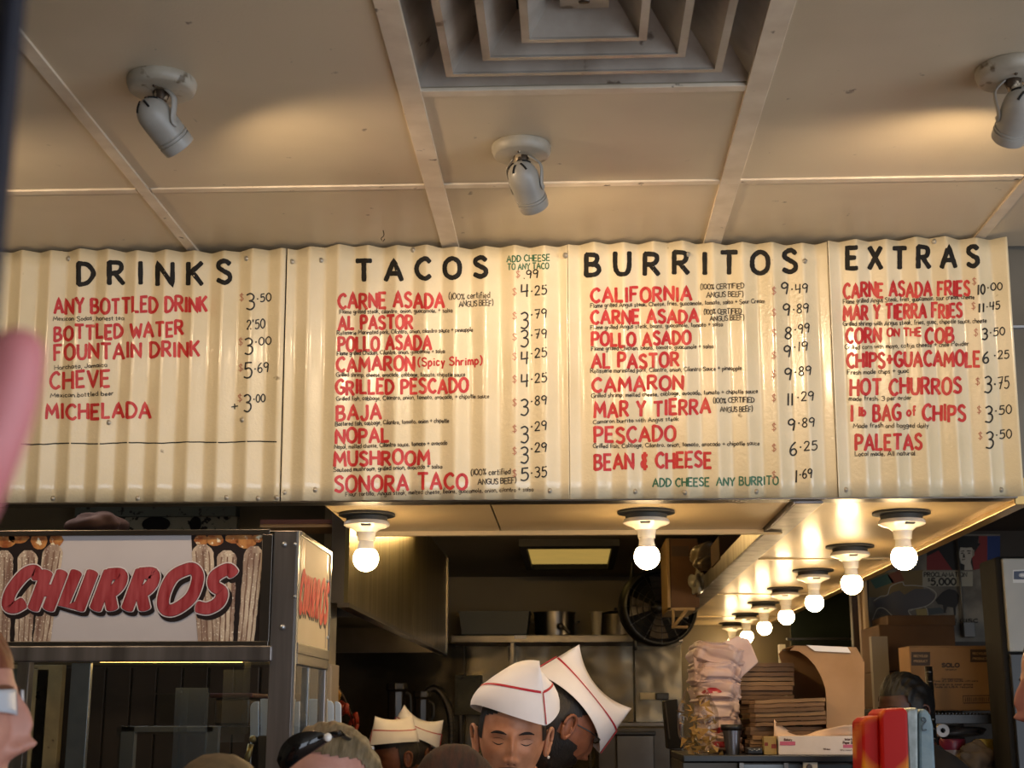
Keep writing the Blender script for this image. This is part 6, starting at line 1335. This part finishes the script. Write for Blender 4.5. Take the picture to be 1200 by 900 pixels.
paper_hat(p2.root, p2.H((0, .0, .045)) + Vector((0, 0, -.004)), R2, .275, .190, .105, .012, .030, drop=.01)

# --- small figures deeper in the kitchen
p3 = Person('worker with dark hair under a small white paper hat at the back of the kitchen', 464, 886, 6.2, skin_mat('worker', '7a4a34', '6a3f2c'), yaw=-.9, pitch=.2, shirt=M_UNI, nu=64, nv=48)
p3.hair(lambda v: min(v.z - (.045 if v.y < -.03 else -.06), .05), M_HAIRB, .006, .0006, seed=5)
paper_hat(p3.root, p3.H((0, .0, .052)), Matrix.Rotation(-.75, 3, 'Z') @ Matrix.Rotation(.03, 3, 'X'), .26, .185, .105, .008, .012)
p4 = Person('worker in a paper hat mostly hidden behind the other worker in the kitchen', 484, 882, 6.75, skin_mat('worker', '7a4a34', '6a3f2c'), yaw=2.6, pitch=.1, shirt=M_UNI, nu=64, nv=48)
p4.hair(lambda v: min(v.z - (.045 if v.y < -.03 else -.06), .05), M_HAIRB, .006, .0006, seed=6)
paper_hat(p4.root, p4.H((.0, .0, .055)), Matrix.Rotation(1.9, 3, 'Z') @ Matrix.Rotation(.35, 3, 'X'), .25, .17, .105, .008, .03)
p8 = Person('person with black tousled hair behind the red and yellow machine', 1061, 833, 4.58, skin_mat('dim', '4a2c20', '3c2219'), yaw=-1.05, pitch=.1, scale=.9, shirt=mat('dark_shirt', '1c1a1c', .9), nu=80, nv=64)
p8.hair(lambda v: min(v.z - (.056 if v.y < -.045 else -.04), .05), mat('jet_hair', '0b0908', .6, bump=.8, bscale=90), .012, .006, seed=7, strands=55)
for s_ in (-1, 1): p8.strip('eyebrow', [(s_ * (.014 + .034 * t), .0185) for t in [k / 8 for k in range(9)]], .008, M_BROW, .0014)

# --- customers along the lower edge
p5 = Person('customer with ash blond hair, pink scalp and black sunglasses pushed up', 385, 948, 2.25, skin_mat('pink', 'c08f80', 'b58171'), yaw=-.3, pitch=.12, scale=1.0, torso_yaw=-PI / 2, shirt=mat('blue_shirt', '3f4c60', .9), nu=100, nv=80)
p5.hair(lambda v: min(v.z - (.082 + .010 * math.cos(v.x * 34) if v.y < -.02 else (.082 - 1.6 * (v.y + .02) if v.y < .05 else -.06)), .05), M_HAIRASH, .010, .0022, seed=8, strands=70)
for s_ in (-1, 1): p5.strip('eyebrow', [(s_ * (.014 + .034 * t), .018) for t in [k / 8 for k in range(9)]], .006, M_HAIRASH, .0014)
# sunglasses lying over the head
sg2 = thing('sunglasses', 'black wraparound sunglasses with a pearl hinge resting on the ash blond head', 'sunglasses', p5.c + Vector((-.02, 0, .11)))
D5 = 2.13
arc = smooth3([P(327, 897, D5), P(333, 884, D5 - .01), P(347, 872, D5 - .015), P(366, 865, D5 - .01), P(385, 861, D5), P(398, 858, D5 + .02)], 6)
mb = MB(); vs = []
for i, q in enumerate(arc):
    t = i / (len(arc) - 1); wd = .021 * math.sin(PI * min(t * 1.2 + .1, 1)) ** .7 + .004 if t < .78 else .0055
    vs += [q + Vector((-.003, -.004, wd * .55)), q + Vector((.004, .006, -wd * .9)), q + Vector((.008, .010, -wd * .85)), q + Vector((.002, .002, wd * .6))]
m4 = len(arc); mb.add(vs, [(4 * i + k, 4 * i + (k + 1) % 4, 4 * i + 4 + (k + 1) % 4, 4 * i + 4 + k) for i in range(m4 - 1) for k in range(4)] + [(3, 2, 1, 0), (4 * m4 - 4, 4 * m4 - 3, 4 * m4 - 2, 4 * m4 - 1)])
mb.build('lens', mat('black_lens', '0a0a0b', .08), sg2, smooth=True)
MB().tube(smooth3([P(396, 859, D5 + .01), P(404, 863, D5 + .06), P(420, 872, D5 + .12), P(437, 884, D5 + .18), P(441, 892, D5 + .2)]), .0035, 8).build('temple', M_BLACK, sg2, smooth=True)
MB().ball(P(384, 864, D5 - .012), .0062, 16, 10).build('hinge_pearl', mat('pearl', 'e9e4dc', .2), sg2, smooth=True)
MB().ball(P(436, 877, D5 + .15), .004, 10, 8).ball(P(438, 884, D5 + .16), .003, 10, 8).build('crystal', M_ALU, sg2, smooth=True)
p6 = Person('customer with reddish brown hair below the first cook, only the crown visible', 532, 962, 2.64, skin_mat('pink', 'c08f80', 'b58171'), yaw=PI - .1, pitch=-.1, torso_yaw=0., shirt=mat('maroon_shirt', '4a2226', .9), nu=100, nv=80)
p6.hair(lambda v: min(v.z + .1 if v.y > -.05 else v.z - .05, .05), M_HAIRBR, .016, .0012, seed=11, strands=45)
p7 = Person('customer with short sandy hair below the churros case', 252, 1002, 1.92, skin_mat('pink', 'c08f80', 'b58171'), yaw=PI + .1, pitch=-.1, torso_yaw=0., shirt=mat('grey_shirt', '6a6a6a', .9), nu=80, nv=64)
p7.hair(lambda v: min(v.z + .02 if v.y > -.05 else v.z - .06, .05), mat('sandy_hair', '77603f', .6, col2='5c4a30', nscale=50), .008, .0008, seed=12)
# profile at the far left, looking across the picture
sk9 = skin_mat('fair', 'c08a78', 'b27c6a')
p9 = Person('person in profile with auburn hair and white framed glasses, turned to the churros case', -88, 843, 1.55, sk9, yaw=PI / 2 + .16, pitch=-.12, shirt=mat('navy_shirt', '1f2a44', .9), nose=1.18, torso_yaw=PI / 2)
p9.hair(lambda v: min(v.z - (.040 if v.y < -.05 else (.045 - 1.2 * (v.y + .05) if v.y < .0 else -.05)), .05), mat('auburn_hair', '5a2c17', .5, col2='733a20', nscale=40, bump=.8, bscale=90), .012, .002, seed=13)
wfm = mat('white_frame', 'bfc4cc', .25)
for s_ in (-1, 1):
    pts = [p9.H((s_ * .082, .01, .008)), p9.H((s_ * .083, -.04, .012)), p9.H((s_ * .074, -.082, .012))]
    MB().tube(pts, [.005, .0065, .009], 8, flat=.35, up=Vector((0, 0, 1))).build('glasses_temple', wfm, p9.root, smooth=True)
    MB().grid(lambda u, v, s_=s_: p9.H((s_ * (.014 + .062 * u), -.099 + .026 * u ** 2, .020 - .028 * v * (1 - .3 * u))), 10, 5).build('glasses_lens', mat('tinted_lens', 'b9bdc4', .25), p9.root, smooth=True, thick=.002)
    MB().ball(p9.H((s_ * .080, -.078, .004)), .0045, 12, 8).build('glasses_rivet', M_ALU, p9.root, smooth=True)
for s_ in (-1, 1): p9.strip('eyebrow', [(s_ * (.014 + .034 * t), .022) for t in [k / 8 for k in range(9)]], .006, mat('auburn_brow', '6a4028', .8), .0014)
# profile at the far right, looking the other way
p10 = Person('person in profile with a long nose at the right border, facing the storage rack', 1272, 806, 2.35, skin_mat('ruddy', 'b0705a', 'a2634e'), yaw=-PI / 2 - .04, pitch=.06, shirt=mat('black_jacket', '17181c', .8), nose=1.3)
p10.hair(lambda v: min(v.z - (.058 if v.y < -.05 else (.045 - 1.2 * (v.y + .05) if v.y < .0 else -.05)), .05), M_HAIRBR, .01, .001, seed=14)
for s_ in (-1, 1): p10.strip('eyebrow', [(s_ * (.014 + .034 * t), .019) for t in [k / 8 for k in range(9)]], .006, M_BROW, .0014)
p10.strip('upper_lip', [(-.021 + .042 * t, -.0695 + .003 * math.sin(PI * t)) for t in [k / 10 for k in range(11)]], .006, M_LIP, .0005); p10.strip('lower_lip', [(-.019 + .038 * t, -.076 - .003 * math.sin(PI * t)) for t in [k / 10 for k in range(11)]], .007, M_LIP, .0005)

# --- blurred hand raised close to the camera, holding a dark phone
Dh = .42
hp = lambda x, y, d=0.: P(x, y, Dh + d)
arm = thing('raised_arm', 'blurred pink raised hand holding a dark phone very close by at the left border', 'person', (hp(-60, 900).x, Dh, 0))
sk = MB()
def fing(pts, rs): sk.tube(smooth3([hp(*p) for p in pts], 5), [rs[0] + (rs[-1] - rs[0]) * k / (5 * (len(pts) - 1)) for k in range(5 * (len(pts) - 1) + 1)], 14); sk.ball(hp(*pts[-1]), rs[-1] * 1.0, 14, 10)
fing([(-150, 740, .01), (-82, 655, 0), (-30, 560, -.008), (4, 480, -.01), (20, 416, -.01)], [.0125, .0088])
fing([(-170, 720, .02), (-120, 610, .012), (-80, 510, .006), (-66, 440, .0)], [.0115, .0086])
fing([(-195, 715, .03), (-160, 600, .02), (-130, 520, .014), (-118, 470, .01)], [.011, .0082])
fing([(-225, 720, .036), (-200, 620, .028), (-180, 550, .02), (-172, 510, .016)], [.010, .0072])
fing([(-150, 850, -.0), (-105, 790, -.012), (-100, 720, -.02), (-112, 660, -.024)], [.014, .0095])
sk.tube([hp(-200, 1080, .03), hp(-195, 930, .022), hp(-188, 820, .018), hp(-182, 740, .018), hp(-178, 690, .018)], [.026, .030, .036, .034, .028], 20, flat=.55, up=Vector((0, 1, 0)))
sk.tube([hp(-230, 1700, .08), hp(-206, 1200, .04), hp(-200, 1050, .03)], [.045, .036, .026], 16)
hand = sk.build('hand', skin_mat('blurred_hand', 'c97f80', 'be7375'), arm, smooth=True, )
rmz = hand.modifiers.new('remesh', 'REMESH'); rmz.mode = 'VOXEL'; rmz.voxel_size = .0022; rmz.use_smooth_shade = True
sm_ = hand.modifiers.new('smooth', 'SMOOTH'); sm_.iterations = 4
nl = hp(25, 408, -.0195); MB().ball(nl, (.0058, .0015, .0075), 12, 8).build('fingernail', mat('nail', 'd9a09c', .3), arm, smooth=True) if False else None
MB().tube([hp(-260, 2300, .12), hp(-225, 1600, .08), hp(-212, 1350, .06)], [.075, .06, .052], 20).build('sleeve', mat('navy_sleeve', '1b2438', .9), arm, smooth=True)
ph = thing('smartphone', 'blurred dark navy phone held upright in the close pink hand', 'phone', hp(-60, 200, .012))
a = hp(-190, -160, .012); b_ = hp(2, 352, .012)
def rrect(x0, z0, x1, z1, r):
    out = []
    for cx_, cz_, a0 in ((x1 - r, z1 - r, 0), (x0 + r, z1 - r, PI / 2), (x0 + r, z0 + r, PI), (x1 - r, z0 + r, 1.5 * PI)):
        out += [(cx_ + r * math.cos(a0 + PI / 2 * k / 6), cz_ + r * math.sin(a0 + PI / 2 * k / 6)) for k in range(7)]
    return out
MB().prism([Vector((x, Dh + .004, z)) for x, z in rrect(a.x, b_.z - .035, b_.x, a.z, .012)], (0, .009, 0)).build('phone_case', mat('navy_phone', '161a28', .5), ph, bevel=.0015)
MB().prism([Vector((x, Dh + .0035, z)) for x, z in rrect(a.x + .004, b_.z - .031, b_.x - .004, a.z - .004, .009)], (0, .0004, 0)).build('screen_glass', mat('screen_glass', '0c0d10', .05), ph)
